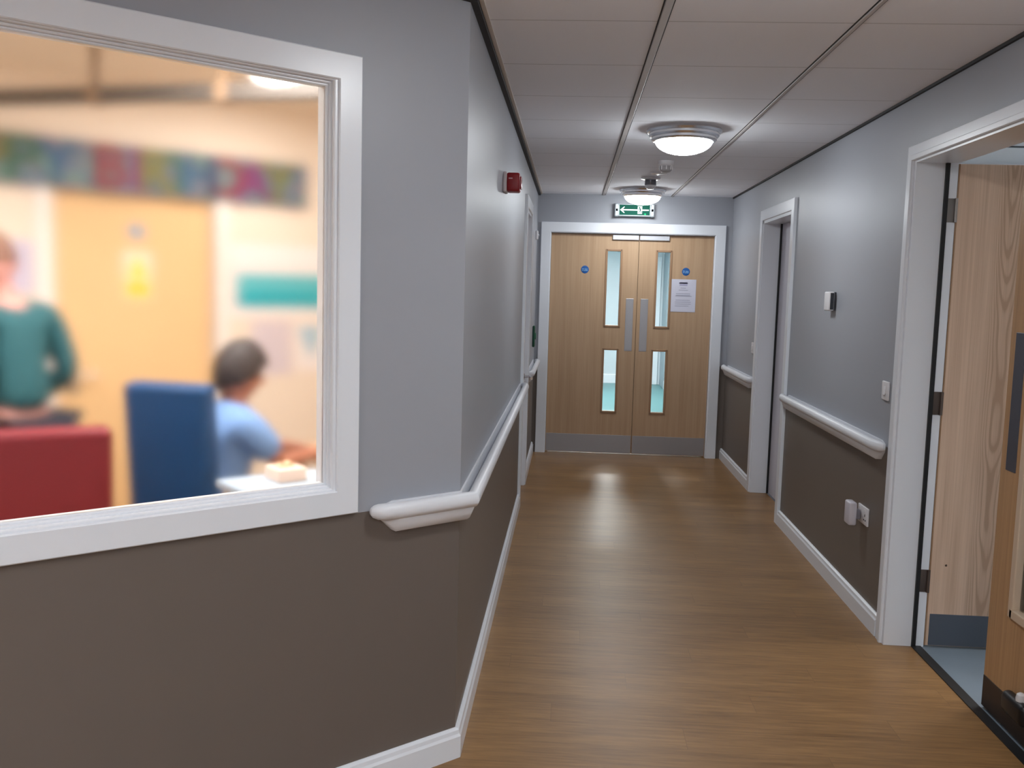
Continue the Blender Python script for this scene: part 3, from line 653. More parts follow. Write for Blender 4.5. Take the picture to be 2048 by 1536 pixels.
# ================================================================== ROOM BEHIND THE WINDOW
FW = -2.80                                            # far wall depth in the window-wall frame
RH = 2.52
def local(s, n, z=0): return MW @ Vector((s, n, z))
g = MB(MW); g.face([(LS, -.05, .001), (0.02, -.05, .001), (-1.2, -1.37, .001), (-2.40, FW, .001), (LS, FW, .001)]); structure(g.build('floor', mat('beige_vinyl', srgb(186, 172, 154), .45)), 'beige floor of the day room behind the window', 'floor')
g = MB(MW); 
for z in (RH, RH+.05): g.face([(LS+.1, -.05, z), (0.0, -.05, z), (-1.2, -1.35, z), (-2.40, FW-.1, z), (LS+.1, FW-.1, z)])
g.slab(0.06, LS, -WD, -WD-.02, H-.01, RH, [], 'X')
structure(g.build('ceiling', mat('room_ceiling', srgb(238, 226, 210), .8)), 'warm white ceiling of the day room', 'ceiling')
RD0, RD1 = -.335, .512                               # the room's door
g = MB(MW); g.slab(-2.42, LS, FW, FW-.12, 0, RH, [(RD0, RD1, -1, 2.02)], 'X'); structure(g.build('wall_room_far', cream), 'cream far wall of the day room', 'wall')
g = MB(MW); g.slab(FW, -WT, LS, LS+.12, 0, RH, [], 'Y'); structure(g.build('wall_room_left', cream), 'cream side wall of the day room', 'wall')
t = thing('door_7', 'honey-coloured door in the day room under the banner', 'door', MW @ Matrix.Translation((.09, FW-.03, 0)), kind='structure')
hon = mat('honey_oak', srgb(236, 200, 150), .45, vary=.05, vscale=3)
g = MB(MW); g.box(RD0+.015, RD1-.015, FW-.075, FW-.03, .006, 2.0, .002); g.build('panel', hon, t)
g = MB(MW); g.box(RD1-.12, RD1-.06, FW-.03, FW-.024, .92, 1.10, .003); g.tube([(RD1-.09, FW-.03, 1.02), (RD1-.09, FW+.03, 1.02), (RD1-.11, FW+.04, 1.02), (RD1-.2, FW+.04, 1.02)], .009); g.build('lever_handle', chrome, t, True)
t = thing('trim_8', 'white frame round the honey-coloured day room door', 'door frame', MW @ Matrix.Translation((.09, FW, 0)), kind='structure')
g = MB(MW); ring(g, RD0-.075, RD1+.075, -.2, 2.095, .08, FW, FW+.018)
g.build('architrave', mat('bright_white_paint', srgb(244, 240, 238), .35), t)
# sheets on the far wall and on the door
def sheet(label, cat, s0, s1, z0, z1, m, n=FW+.001, th=.003, parts=()):
    t = thing('wall_sheet' if cat != 'notice' else 'wall_notice', label, cat, MW @ Matrix.Translation(((s0+s1)/2, n, (z0+z1)/2)))
    g = MB(MW); g.box(s0, s1, n, n+th, z0, z1); g.build('sheet', m, t)
    for nm, a, b, c, d, mm in parts: g = MB(MW); g.box(a, b, n+th, n+th+.001, c, d); g.build(nm, mm, t)
    return t
teal = mat('teal_print', srgb(92, 206, 214), .5); white_sheet = mat('white_sheet', srgb(244, 240, 242), .6)
sheet('white poster with a wide teal block on the day room wall', 'poster', -1.06, -.425, 1.32, 1.74, white_sheet, parts=[('teal_block', -1.05, -.455, 1.375, 1.47, mat('teal_deep', srgb(20, 176, 196), .5)), ('pale_teal_block', -1.05, -.455, 1.47, 1.575, mat('teal_pale', srgb(90, 194, 208), .5))])
sheet('pale lilac sheet under the teal poster', 'poster', -.80, -.55, .98, 1.30, mat('lilac_sheet', srgb(216, 208, 220), .6))
t = sheet('white sheet with a blue triangle beside the lilac sheet', 'poster', -1.10, -.83, 1.0, 1.29, white_sheet)
g = MB(MW); g.prism([(-.85, 1.26), (-.99, 1.26), (-.93, 1.06)], FW+.004, FW+.006); g.build('blue_triangle', mat('pennant_blue', srgb(150, 196, 222), .5), t)
g = MB(MW); g.prism([(-1.0, 1.24), (-1.09, 1.24), (-1.05, 1.08)], FW+.004, FW+.006); g.build('green_triangle', mat('pennant_green', srgb(200, 206, 150), .5), t)
sheet('pale lavender sheet on the wall left of the honey door', 'poster', .60, .78, 1.44, 1.70, mat('lavender_sheet', srgb(206, 202, 228), .6))
dn = FW-.0295
t = sheet('white caution notice with yellow triangle on the honey door', 'notice', .013, .15, 1.42, 1.67, mat('notice_white', srgb(250, 240, 226), .6), n=dn)
yel = mat('caution_yellow', srgb(236, 220, 20), .5)
g = MB(MW); g.prism([(.082, 1.662), (.134, 1.53), (.030, 1.53)], dn+.003, dn+.005); g.build('yellow_triangle', yel, t)
g = MB(MW); g.box(.024, .140, dn+.003, dn+.005, 1.432, 1.512); g.build('yellow_bar', mat('caution_yellow_deep', srgb(240, 212, 20), .5), t)
g = MB(MW); g.lathe([(.036, 0), (.036, .003), (0, .003)], (.085, dn, 1.775), 'Y', 28); tag(g.build('door_disc_sign', mat('pale_blue_sign', srgb(110, 166, 214), .4), None, True), 'small pale blue round sign on the honey door above the notice', 'sign')

# banner across the top of the door
BZ0, BZ1 = 1.965, 2.215
t = thing('party_banner', 'long foil birthday banner above the honey door', 'banner', MW @ Matrix.Translation((-.1, FW+.03, 2.09)))
g = MB(MW)
N = 60; s0, s1 = -.885, 1.25
pts = [(s0+(s1-s0)*i/N, FW+.03+.006*math.sin(i*.7)) for i in range(N+1)]
for k in range(N):
    (a, na), (b, nb) = pts[k], pts[k+1]
    g.face([(a, na, BZ0), (b, nb, BZ0), (b, nb, BZ1), (a, na, BZ1)]); g.face([(a, na-.001, BZ0), (b, nb-.001, BZ0), (b, nb-.001, BZ1), (a, na-.001, BZ1)])
g.build('foil_strip', mat_confetti('party_foil'), t)
lc = {'r': srgb(136, 52, 62), 'm': srgb(126, 50, 112), 'o': srgb(122, 120, 58), 'g': srgb(58, 102, 86), 'b': srgb(48, 92, 132)}
for ch, s, c in (('H', 1.05, 'b'), ('A', .91, 'm'), ('P', .78, 'o'), ('P', .65, 'g'), ('Y', .485, 'b'), ('B', .235, 'r'), ('I', .105, 'm'), ('R', .005, 'o'), ('T', -.125, 'g'), ('H', -.235, 'b'), ('D', -.385, 'r'), ('A', -.545, 'm'), ('Y', -.70, 'o')):
    p = local(s, FW+.040, 2.088); n = MW.to_3x3() @ Vector((0, 1, 0))
    text(ch, .30, faceM(p.x, p.y, p.z, n.x, n.y), mat('letter_'+c, lc[c], .5), 'letter', t, .001, bold=.010)
for s in (s0+.01, s1-.01):
    g = MB(MW); g.lathe([(.008, 0), (.008, .03), (.004, .034)], (s, FW, BZ1-.03), 'Y', 12); g.build('wall_hook', white_satin, t)

# dark track under the day room ceiling, and its lights
A_, B_ = Vector((-3.05, 4.13, 0)), Vector((-.95, 3.765, 0)); dT = (B_-A_).normalized(); ang = math.atan2(dT.y, dT.x)
MT = Matrix.Translation((A_.x, A_.y, 0)) @ Matrix.Rotation(ang, 4, 'Z'); LT = (B_-A_).length
t = thing('ceiling_track', 'dark hanging track under the day room ceiling', 'ceiling track', MT @ Matrix.Translation((LT/2, 0, 2.3)))
g = MB(MT); g.box(.28, LT-.05, -.025, .025, 2.262, 2.330, .006); g.build('track', dark_track, t)
for x in (1.02, 1.62):
    g = MB(MT); g.box(x-.012, x+.012, -.012, .012, 2.325, RH); g.box(x-.03, x+.03, -.03, .03, 2.255, 2.337, .004); g.build('hanger', mat('track_bracket', srgb(120, 96, 74), .45), t)
panel_mat = mat('lit_panel', (.95, .95, .95), .4, emit=(1.0, .96, .91), estr=12.5)
def panel_light(s, n, label, x=.6):
    t = thing('panel_light', label, 'ceiling light', MW @ Matrix.Translation((s, n, RH)), group='square ceiling lights in the day room')
    g = MB(MW); ring(g, s-x/2, s+x/2, n-x/2, n+x/2, .02, RH-.012, RH, .002) if False else g.slab(s-x/2, s+x/2, RH-.014, RH-.001, n-x/2, n+x/2, [(s-x/2+.02, s+x/2-.02, n-x/2+.02, n+x/2-.02)], 'X')
    for v in g.bm.verts:
        l = MW.inverted() @ v.co; v.co = MW @ Vector((l.x, l.z, l.y))
    bmesh.ops.recalc_face_normals(g.bm, faces=g.bm.faces); g.build('frame', white_satin, t)
    g = MB(MW); g.box(s-x/2+.02, s+x/2-.02, n-x/2+.02, n+x/2-.02, RH-.010, RH-.004); g.build('diffuser', panel_mat, t)
panel_light(1.55, -1.15, 'square lit ceiling panel over the left of the day room')
panel_light(.25, -1.0, 'square lit ceiling panel over the middle of the day room')
panel_light(-.42, -2.05, 'small bright ceiling panel at the top right corner of the window', .34)

# ---- armchairs
def armchair(name, label, M, fab, back_h, hw=.25):
    t = thing(name, label, 'armchair', M)
    wood = mat('chair_wood', srgb(160, 116, 76), .4)
    g = MB(M); g.box(-hw, hw, -.02, .48, .36, .48, .035, 4); g.build('seat', fab, t, True)
    g = MB(M @ Matrix.Translation((0, -.02, .40)) @ Matrix.Rotation(.07, 4, 'X')); g.box(-hw-.012, hw+.012, -.05, .05, 0, back_h-.40, .030, 4); g.build('backrest', fab, t, True)
    for s in (-1, 1):
        g = MB(M); g.tube([(s*(hw+.035), .44, .30), (s*(hw+.035), .44, .60), (s*(hw+.035), .42, .64), (s*(hw+.035), .05, .66), (s*(hw+.035), -.03, .64)], .018); g.build('armrest', wood, t, True)
        for y in (.44, -.03):
            g = MB(M); g.tube([(s*(hw+.012), y, 0), (s*(hw+.012), y, .30), (s*(hw+.025), y, .42)], [.015, .02, .02]); g.build('leg', wood, t, True)
    return t
def place(x, y, fx, fy):   # frame whose +Y faces (fx, fy)
    a = math.atan2(fy, fx) - PI/2
    return Matrix.Translation((x, y, 0)) @ Matrix.Rotation(a, 4, 'Z')
fab_blue = mat('blue_vinyl', srgb(8, 66, 116), .5, spec=.4); fab_red = mat('red_vinyl', srgb(128, 30, 42), .5, spec=.4)
armchair('armchair', 'high-backed dark blue armchair behind the window, next to the seated person', place(-1.460, 3.42, .16, .98), fab_blue, 1.15, .160)
armchair('armchair', 'dark red armchair at the lower left behind the window', place(-1.77, 2.91, -.55, .84), fab_red, 1.04)

# ---- side cabinet below the window, table, box
t = thing('low_cabinet', 'pale blue topped low cabinet just inside the window', 'cabinet', MW @ Matrix.Translation((.37, -.41, 0)))
g = MB(MW); g.box(.20, .535, -.60, -.22, .05, .845, .004); g.build('body', mat('cabinet_body', srgb(214, 206, 196), .5), t)
g = MB(MW); g.box(.19, .55, -.62, -.21, .845, .872, .006); g.build('top', mat('cabinet_top', srgb(176, 194, 212), .4), t)
for q in (.205, .372):
    g = MB(MW); g.box(q, q+.160, -.618, -.60, .09, .82, .003); d_ = g.build('door', mat('cabinet_door', srgb(222, 216, 208), .5), t)
    g = MB(MW); g.tube([(q+.08, -.618, .70), (q+.08, -.64, .70), (q+.08, -.64, .60), (q+.08, -.618, .60)], .006); g.build('handle', chrome, d_, True)
for q in (.23, .505):
    for n in (-.57, -.25):
        g = MB(MW); g.box(q-.02, q+.02, n-.02, n+.02, 0, .052); g.build('foot', black, t)
t = thing('tissue_box', 'small cream box on the low cabinet at the window corner', 'box', MW @ Matrix.Translation((.35, -.50, .872)))
g = MB(MW); g.box(.305, .405, -.56, -.45, .8725, .915, .003); g.build('carton', mat('cream_card', srgb(246, 224, 208), .6), t)
g = MB(MW); g.prism([(.325, .914), (.345, .934), (.36, .922), (.375, .930), (.39, .914)], -.52, -.49); g.build('tissue', mat('tissue', srgb(238, 206, 170), .7), t)
t = thing('day_room_table', 'square table in the day room under the seated person\'s hands', 'table', MW @ Matrix.Translation((-.62, -1.35, 0)))
g = MB(MW); g.box(-.99, -.24, -1.75, -1.03, .715, .750, .008, 3); g.build('tabletop', mat('table_oak', srgb(206, 172, 132), .4), t)
for s in (-.93, -.30):
    for n in (-1.69, -1.09):
        g = MB(MW); g.tube([(s, n, 0), (s, n, .716)], [.018, .024], 12); g.build('leg', mat('table_leg', srgb(170, 132, 96), .4), t, True)

# ---- people
def skinned(name, V, E, m, parent=None, root=0, sub=2):
    """V: (x,y,z,radius[,radius2]); grows one continuous surface over the edges"""
    me = bpy.data.meshes.new(name); RM = ROOT.get(parent.name, I4) if parent else I4
    inv = RM.inverted()
    me.from_pydata([inv @ Vector(v[:3]) for v in V], E, []); me.update()
    o = bpy.data.objects.new(name, me); C.objects.link(o)
    if parent: o.parent = parent
    ROOT[o.name] = RM; me.materials.append(m)
    sk = o.modifiers.new('skin', 'SKIN'); sk.use_smooth_shade = True; sk.branch_smoothing = .6
    for i, v in enumerate(V):
        d = me.skin_vertices[0].data[i]; d.radius = (v[3], v[4] if len(v) > 4 else v[3]); d.use_root = (i == root)
    ss = o.modifiers.new('sub', 'SUBSURF'); ss.levels = sub; ss.render_levels = sub
    return o
def lerp(a, b, t): return tuple(a[i]+(b[i]-a[i])*t for i in range(3))
def head_mesh(g, M):
    """head with brow, nose, lips, chin and ears; M: frame with +Y the way the face looks, origin at head centre"""
    b = bmesh.new(); bmesh.ops.create_uvsphere(b, u_segments=32, v_segments=24, radius=1)
    for v in b.verts:
        x, y, z = v.co
        X, Y, Z = x*.076, y*.096, z*.118
        if z < 0: X *= 1+.22*z; Y *= 1+.10*z + (.10*max(0, y)*-z)       # jaw narrows, chin forward
        if y > .3 and abs(x) < .6: Y -= .010*(y-.3)                       # flatten face
        if y > .72:
            w = math.exp(-(x/.16)**2)
            Y += .026*w*math.exp(-((z+.16)/.15)**2) + .012*w*math.exp(-((z-.02)/.18)**2)          # nose
            Y += .007*math.exp(-(x/.28)**2)*(math.exp(-((z+.46)/.05)**2)+math.exp(-((z+.57)/.05)**2))   # lips
            Y += .008*math.exp(-(x/.25)**2)*math.exp(-((z+.80)/.12)**2)
            for s in (-1, 1): Y -= .012*math.exp(-((x-s*.40)/.16)**2)*math.exp(-((z-.05)/.12)**2) # eye sockets
        v.co = (X, Y, Z)
    g.add(b, M)
    for s in (-1, 1):
        b = bmesh.new(); bmesh.ops.create_uvsphere(b, u_segments=14, v_segments=10, radius=1); bmesh.ops.scale(b, vec=(.010, .020, .032), verts=b.verts)
        g.add(b, M @ Matrix.Translation((s*.076, -.008, -.008)) @ Matrix.Rotation(s*.25, 4, 'Z'))
def eyes_mesh(M, t):
    for s in (-1, 1):
        g = MB(); b = bmesh.new(); bmesh.ops.create_uvsphere(b, u_segments=14, v_segments=10, radius=.0115); g.add(b, M @ Matrix.Translation((s*.030, .078, .006))); g.build('eye', mat('eye_white', srgb(226, 222, 218), .25), t, True)
def hair_mesh(M, t, m, back=-.35, cut=.12, sc=1.10, fs=.55):
    b = bmesh.new(); bmesh.ops.create_uvsphere(b, u_segments=32, v_segments=24, radius=1)
    kill = [v for v in b.verts if v.co.z < (cut + fs*v.co.y if v.co.y > 0 else cut + back*1.2*(-v.co.y) )]
    bmesh.ops.delete(b, geom=kill, context='VERTS')
    rnd = random.Random(3)
    for v in b.verts:
        k = sc + rnd.uniform(-.012, .02); x, y, z = v.co
        tap = 1+.12*min(0, z)
        v.co = (x*.080*k*tap, y*.099*k, z*.120*k)
    bmesh.ops.solidify(b, geom=list(b.faces), thickness=.012)
    g = MB(); g.add(b, M); return g.build('hair', m, t, True)
def hand(V, E, wi, palm, tips_dir, side, scale=1.0, curl=.5, down=Vector((0, 0, -1))):
    """palm from wrist vertex wi, five separate fingers each rooted in the palm"""
    w = Vector(V[wi][:3]); f = Vector(tips_dir).normalized(); sd = Vector(side).normalized()
    k0 = w+f*.045*scale; V.append((*k0, .026*scale, .013*scale)); E.append((wi, len(V)-1)); pi = len(V)-1
    k1 = w+f*.075*scale; V.append((*k1, .030*scale, .012*scale)); E.append((pi, len(V)-1)); pk = len(V)-1
    for j, (o, ln) in enumerate(((-.028, .066), (-.009, .076), (.010, .072), (.028, .056))):
        b = k1+sd*o*scale+f*.018*scale; prev = pk; p = b
        V.append((*p, .0085*scale)); E.append((prev, len(V)-1)); prev = len(V)-1
        for q in (1, 2, 3):
            dirn = (f*math.cos(curl*q*.55)+down*math.sin(curl*q*.55)).normalized()
            p = p+dirn*ln*scale/3; V.append((*p, (.0085-.001*q)*scale)); E.append((prev, len(V)-1)); prev = len(V)-1
    p = w+f*.03*scale-sd*.028*scale; V.append((*p, .011*scale)); E.append((pi, len(V)-1)); prev = len(V)-1
    for q in (1, 2): p = p+(f*.7-sd*.6+down*.25).normalized()*.026*scale; V.append((*p, (.010-.001*q)*scale)); E.append((prev, len(V)-1)); prev = len(V)-1

skin_a = mat('skin_light', srgb(206, 150, 140), .5); skin_b = mat('skin_warm', srgb(178, 118, 96), .5)
def person(label, base, fwd, pose, mats, hair_kw, head_look, bulk=1.14):
    """pose: joint positions in world space"""
    t = thing('person', label, 'person', Matrix.Translation(base))
    J = pose
    V, E = [], []
    def add(p, r, r2=None, link=None):
        V.append((*p, r, r2 or r)); 
        if link is not None: E.append((link, len(V)-1))
        return len(V)-1
    pel = add(J['pelvis'], .125, .10); ab = add(lerp(J['pelvis'], J['chest'], .5), .115, .095, pel); ch = add(J['chest'], .135, .10, ab)
    ub = add(lerp(J['chest'], J['neck'], .62), .09, .075, ch); nk = add(J['neck'], .045, .047, ub); hd = add(lerp(J['neck'], J['head'], .72), .050, .055, nk)
    for s in 'lr':
        sh = add(J['sh_'+s], .052, .052, ub); up = add(lerp(J['sh_'+s], J['el_'+s], .45), .043, .043, sh); el = add(J['el_'+s], .036, .036, up); fa = add(lerp(J['el_'+s], J['wr_'+s], .35), .036, .034, el); wr = add(J['wr_'+s], .025, .022, fa)
        d = Vector(J['wr_'+s])-Vector(J['el_'+s]); side = d.cross(Vector((0, 0, 1))) * (-1 if s == 'l' else 1)
        hand(V, E, wr, None, J.get('hd_'+s, d), side, 1.0, .45)
        hp = add(J['hip_'+s], .095, .095, pel); th = add(lerp(J['hip_'+s], J['kn_'+s], .5), .075, .075, hp); kn = add(J['kn_'+s], .055, .055, th); cf = add(lerp(J['kn_'+s], J['an_'+s], .35), .053, .053, kn); an = add(J['an_'+s], .034, .034, cf)
        f3 = Vector((fwd[0], fwd[1], 0)).normalized()
        he = add(Vector(J['an_'+s])-f3*.02+Vector((0, 0, -.045)), .034, .032, an); ft = add(Vector(J['an_'+s])+f3*.10+Vector((0, 0, -.055)), .038, .026, he); add(Vector(J['an_'+s])+f3*.17+Vector((0, 0, -.06)), .03, .02, ft)
    body = skinned('body', V, E, mats['skin'], t)
    # head as its own detailed surface merged onto the neck of the same figure
    lk = Vector(head_look).normalized(); zz = Vector((0, 0, 1)); xx = lk.cross(zz).normalized(); z2 = xx.cross(lk).normalized(); hp_ = Vector(J['head'])
    MH = Matrix(((xx.x, lk.x, z2.x, hp_.x), (xx.y, lk.y, z2.y, hp_.y), (xx.z, lk.z, z2.z, hp_.z), (0, 0, 0, 1)))
    g = MB(); head_mesh(g, MH); g.build('head', mats['skin'], t, True); eyes_mesh(MH, t)
    hair_mesh(MH, t, mats['hair'], **hair_kw)
    # shirt
    V, E = [], []
    k = bulk
    pel = add(lerp(J['pelvis'], J['chest'], .08), .125*k, .105*k); ab = add(lerp(J['pelvis'], J['chest'], .5), .118*k, .10*k, pel); ch = add(J['chest'], .14*k, .108*k, ab); ub = add(lerp(J['chest'], J['neck'], .62), .095*k, .08*k, ch); add(lerp(J['chest'], J['neck'], 1.0), .054*k, .056*k, ub)
    for s in 'lr':
        q = mats['sleeve']
        sh = add(J['sh_'+s], .060*k, .060*k, ub); up = add(lerp(J['sh_'+s], J['el_'+s], .5), .052*k, .052*k, sh); el = add(lerp(J['sh_'+s], J['el_'+s], min(1, q)), .047*k, .047*k, up)
        if q > 1: add(lerp(J['el_'+s], J['wr_'+s], q-1), .042*k, .040*k, el)
    skinned('shirt', V, E, mats['shirt'], t)
    V, E = [], []
    pel = add(J['pelvis'], .13*k, .105*k)
    for s in 'lr':
        hp = add(J['hip_'+s], .10*k, .10*k, pel); th = add(lerp(J['hip_'+s], J['kn_'+s], .5), .084*k, .084*k, hp); kn = add(J['kn_'+s], .066*k, .066*k, th); cf = add(lerp(J['kn_'+s], J['an_'+s], .5), .06*k, .06*k, kn); add(lerp(J['kn_'+s], J['an_'+s], .95), .056*k, .056*k, cf)
    skinned('trousers', V, E, mats['trousers'], t)
    for s in 'lr':
        g = MB(); f3 = Vector((fwd[0], fwd[1], 0)).normalized(); a = math.atan2(f3.y, f3.x)-PI/2; p = Vector(J['an_'+s])
        b = bmesh.new(); bmesh.ops.create_uvsphere(b, u_segments=20, v_segments=12, radius=1)
        for v in b.verts: v.co = Vector((v.co.x*.048, v.co.y*.135, max(v.co.z, -.55)*.055))
        g.add(b, Matrix.Translation((p.x+f3.x*.07, p.y+f3.y*.07, .032)) @ Matrix.Rotation(a, 4, 'Z'))
        g.build('shoe', mat('dark_shoes', srgb(34, 32, 34), .5), t, True)
    return t

def rel(base, fwd, r, f, z):
    F = Vector((fwd[0], fwd[1], 0)).normalized(); Rv = Vector((F.y, -F.x, 0)); p = Vector(base)+Rv*r+F*f; return (p.x, p.y, z)
# standing person in a teal top, back towards the window, head turned left and down
ba, fa = (-2.235, 3.655, 0), (-.95, .30)
P_ = lambda r, f, z: rel(ba, fa, r, f, z)
person('standing person in a dark teal top at the left edge of the window', ba, fa, dict(
    pelvis=P_(0, 0, .93), chest=P_(0, .02, 1.22), neck=P_(0, .06, 1.43), head=P_(-.01, .11, 1.575),
    sh_l=P_(-.18, .03, 1.37), sh_r=P_(.18, .03, 1.37), el_l=P_(-.20, -.03, 1.12), el_r=P_(.235, -.02, 1.125), wr_l=P_(-.17, .14, 1.015), wr_r=P_(.16, .12, 1.00), hd_r=(-.3, .2, -.25),
    hip_l=P_(-.09, 0, .88), hip_r=P_(.09, 0, .88), kn_l=P_(-.10, .02, .50), kn_r=P_(.10, .02, .50), an_l=P_(-.11, -.02, .09), an_r=P_(.11, -.02, .09)),
    dict(skin=skin_a, hair=mat('brown_hair', srgb(120, 84, 68), .6), shirt=mat('teal_cloth', srgb(38, 92, 100), .8), trousers=mat('navy_cloth', srgb(30, 34, 48), .8), sleeve=1.75),
    dict(back=-.30, cut=.10), (-.80, .55, -.28), 1.2)
# seated person in a light blue shirt, facing right over the table
bb, fb = (-1.43, 3.68, 0), (.62, .78)
Q_ = lambda r, f, z: rel(bb, fb, r, f, z)
person('seated dark-haired person in a light blue shirt reaching over the table', bb, fb, dict(
    pelvis=Q_(0, -.04, .56), chest=Q_(0, .02, .83), neck=Q_(0, .075, 1.03), head=Q_(0.0, .12, 1.150),
    sh_l=Q_(-.17, .04, .965), sh_r=Q_(.17, .04, .965), el_l=Q_(-.13, .22, .83), el_r=Q_(.20, .17, .80), wr_l=Q_(-.03, .43, .80), wr_r=Q_(.13, .41, .80),
    hip_l=Q_(-.10, .0, .54), hip_r=Q_(.10, .0, .54), kn_l=Q_(-.12, .42, .54), kn_r=Q_(.12, .42, .54), an_l=Q_(-.12, .40, .09), an_r=Q_(.12, .40, .09)),
    dict(skin=skin_b, hair=mat('dark_hair', srgb(52, 44, 44), .6), shirt=mat('light_blue_cloth', srgb(116, 152, 204), .8), trousers=mat('blue_grey_cloth', srgb(54, 70, 104), .8), sleeve=.85),
    dict(back=-.30, cut=-.38, sc=1.2, fs=.95), (.70, .70, -.24), 1.40)

# ================================================================== ROOM BEYOND THE NEAR RIGHT DOORWAY
g = MB(); g.face([(RX+.09, 1.2, -.001), (4.4, 1.2, -.001), (4.4, 6.25, -.001), (RX+.09, 6.25, -.001)]); structure(g.build('floor', mat('blue_grey_vinyl', srgb(122, 136, 148), .4, vary=.06, vscale=9)), 'blue-grey vinyl floor beyond the near right doorway', 'floor')
rw = mat('right_room_white', srgb(222, 224, 226), .6)
g = MB(); 
for z in (H, H+.05): g.face([(RX+WT, 1.2, z), (4.4, 1.2, z), (4.4, 6.25, z), (RX+WT, 6.25, z)])
cr_ = structure(g.build('ceiling', rw), 'bright white tiled ceiling of the right-hand room', 'ceiling')
g = MB()
for y in (3.15, 3.75, 4.35, 4.95, 5.55): g.box(RX+.15, 4.4, y-.012, y+.012, H-.006, H+.002)
g.build('ceiling_bar', mat('grey_bar', srgb(60, 68, 72), .5), cr_)
g = MB(); g.slab(1.2, 6.25, 4.4, 4.5, 0, H, [], 'Y'); structure(g.build('wall_right_room_far', rw), 'white far wall of the right-hand room', 'wall')
g = MB(); g.slab(RX+WT, 4.5, 6.25, 6.3, 0, H, [], 'X'); structure(g.build('wall_right_room_end', rw), 'white end wall of the right-hand room', 'wall')
g = MB(); g.slab(RX+WT, 4.5, 1.2, 1.1, 0, H, [], 'X'); structure(g.build('wall_right_room_near', rw), 'white near wall of the right-hand room', 'wall')
def box_lamp(name, label, x, y, z, sx, sy, col, st, group=None):
    t = thing(name, label, 'ceiling light', (x, y, z), group)
    g = MB(); g.slab(x-sx/2, x+sx/2, z-.05, z, y-sy/2, y+sy/2, [(x-sx/2+.02, x+sx/2-.02, y-sy/2+.02, y+sy/2-.02)], 'X')
    for v in g.bm.verts: v.co = Vector((v.co.x, v.co.z, v.co.y))
    bmesh.ops.recalc_face_normals(g.bm, faces=g.bm.faces); g.build('frame', white_satin, t)
    g = MB(); g.box(x-sx/2+.02, x+sx/2-.02, y-sy/2+.02, y+sy/2-.02, z-.042, z-.006); g.build('diffuser', mat('lit_diffuser_'+name, (.95, .95, .95), .4, emit=col, estr=st), t)
box_lamp('strip_light', 'ceiling strip light in the right-hand room', 2.9, 4.3, H, .3, 1.2, (1, .98, .96), 17)

# ================================================================== CORRIDOR BEYOND THE DOUBLE DOORS
BX0, BX1, BY = -1.3, 2.6, 15.6
g = MB(); g.face([(BX0, EY+.12, -.002), (BX1, EY+.12, -.002), (BX1, BY, -.002), (BX0, BY, -.002)]); structure(g.build('floor', mat('teal_vinyl', srgb(92, 140, 142), .45)), 'teal vinyl floor beyond the double doors', 'floor')
g = MB(); 
for z in (H, H+.05): g.face([(BX0, EY+.12, z), (BX1, EY+.12, z), (BX1, BY, z), (BX0, BY, z)])
structure(g.build('ceiling', mat('far_ceiling', srgb(226, 230, 232), .8)), 'white ceiling beyond the double doors', 'ceiling')
g = MB(); g.slab(BX0, BX1, BY, BY+.1, 0, H, [], 'X'); structure(g.build('wall_beyond_end', pale_blue), 'pale blue wall at the far end beyond the double doors', 'wall')
g = MB(); g.slab(EY+WT, BY, BX0, BX0-.1, 0, H, [], 'Y'); structure(g.build('wall_beyond_left', pale_blue), 'pale blue left wall beyond the double doors', 'wall')
g = MB(); g.slab(EY+WT, BY, BX1, BX1+.1, 0, H, [], 'Y'); structure(g.build('wall_beyond_right', pale_blue), 'pale blue right wall beyond the double doors', 'wall')
gb = mat('shaded_blue_wall', srgb(150, 164, 172), .5)  # pale blue wall paint with the shade of this return mixed into its colour
g = MB(); g.slab(1.50, BX1, 14.9, BY, 0, H, [], 'X'); structure(g.build('wall_beyond_return', gb), 'blue wall return with shade put into its colour, behind right leaf glass', 'wall')
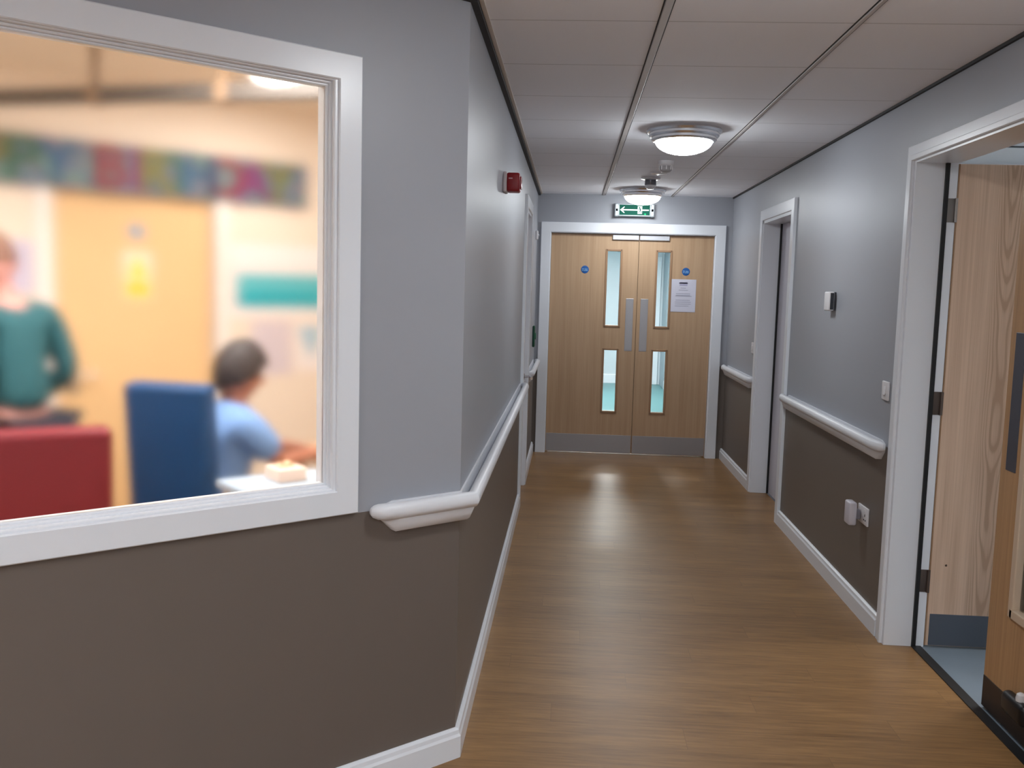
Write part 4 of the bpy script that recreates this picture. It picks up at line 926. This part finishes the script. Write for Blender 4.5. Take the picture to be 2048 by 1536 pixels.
g = MB(); g.box(1.36, 1.46, BY-.03, BY, 0, 2.1, .004); structure(g.build('trim_9', white_gloss), 'white door casing far beyond the right leaf glass', 'trim')
structure(MB().sweep([(BX0, BY), (1.35, BY)], [(0, 0), (.02, 0), (.02, .14), (0, .15)]).build('baseboard_beyond', white_gloss), 'white baseboard far beyond the double doors', 'baseboard')
structure(MB().sweep([(1.50, 14.9), (BX1, 14.9)], [(0, 0), (.02, 0), (.02, .12), (0, .13)]).build('baseboard_beyond_return', white_gloss), 'white baseboard on the wall return beyond the doors', 'baseboard')
for y, lab in ((10.6, 'nearer ceiling light beyond the double doors'), (13.4, 'further ceiling light beyond the double doors')):
    box_lamp('corridor_light', lab, .5, y, H, .6, .6, (1, .97, .95), 36, 'ceiling lights beyond the double doors')

# ================================================================== world, camera, view
w = bpy.data.worlds.new('World'); bpy.context.scene.world = w; w.use_nodes = True
w.node_tree.nodes['Background'].inputs[0].default_value = (.02, .02, .022, 1); w.node_tree.nodes['Background'].inputs[1].default_value = 1
cy_, sy_ = math.cos(YAW), math.sin(YAW); cp_, sp_ = math.cos(PITCH), math.sin(PITCH); cr0, sr0 = math.cos(ROLL), math.sin(ROLL)
f = Vector((-sy_*cp_, cy_*cp_, -sp_)); r = Vector((cy_, sy_, 0)); u = r.cross(f)
r2 = cr0*r + sr0*u; u2 = -sr0*r + cr0*u
cam = bpy.data.cameras.new('Camera'); co = bpy.data.objects.new('Camera', cam); C.objects.link(co)
cam.sensor_width = 36; cam.lens = FPX/2048*36; cam.clip_start = .02
co.matrix_world = Matrix(((r2.x, u2.x, -f.x, 0), (r2.y, u2.y, -f.y, 0), (r2.z, u2.z, -f.z, CAMH), (0, 0, 0, 1)))
sc = bpy.context.scene; sc.camera = co
sc.view_settings.view_transform = 'Standard'; sc.view_settings.look = 'None'; sc.view_settings.exposure = EXPOSURE; sc.view_settings.gamma = 1
sc.view_settings.use_curve_mapping = False
try:
    sc.cycles.use_denoising = True; sc.cycles.max_bounces = 10; sc.cycles.diffuse_bounces = 8; sc.cycles.transmission_bounces = 8; sc.cycles.sample_clamp_indirect = 6
except Exception: pass
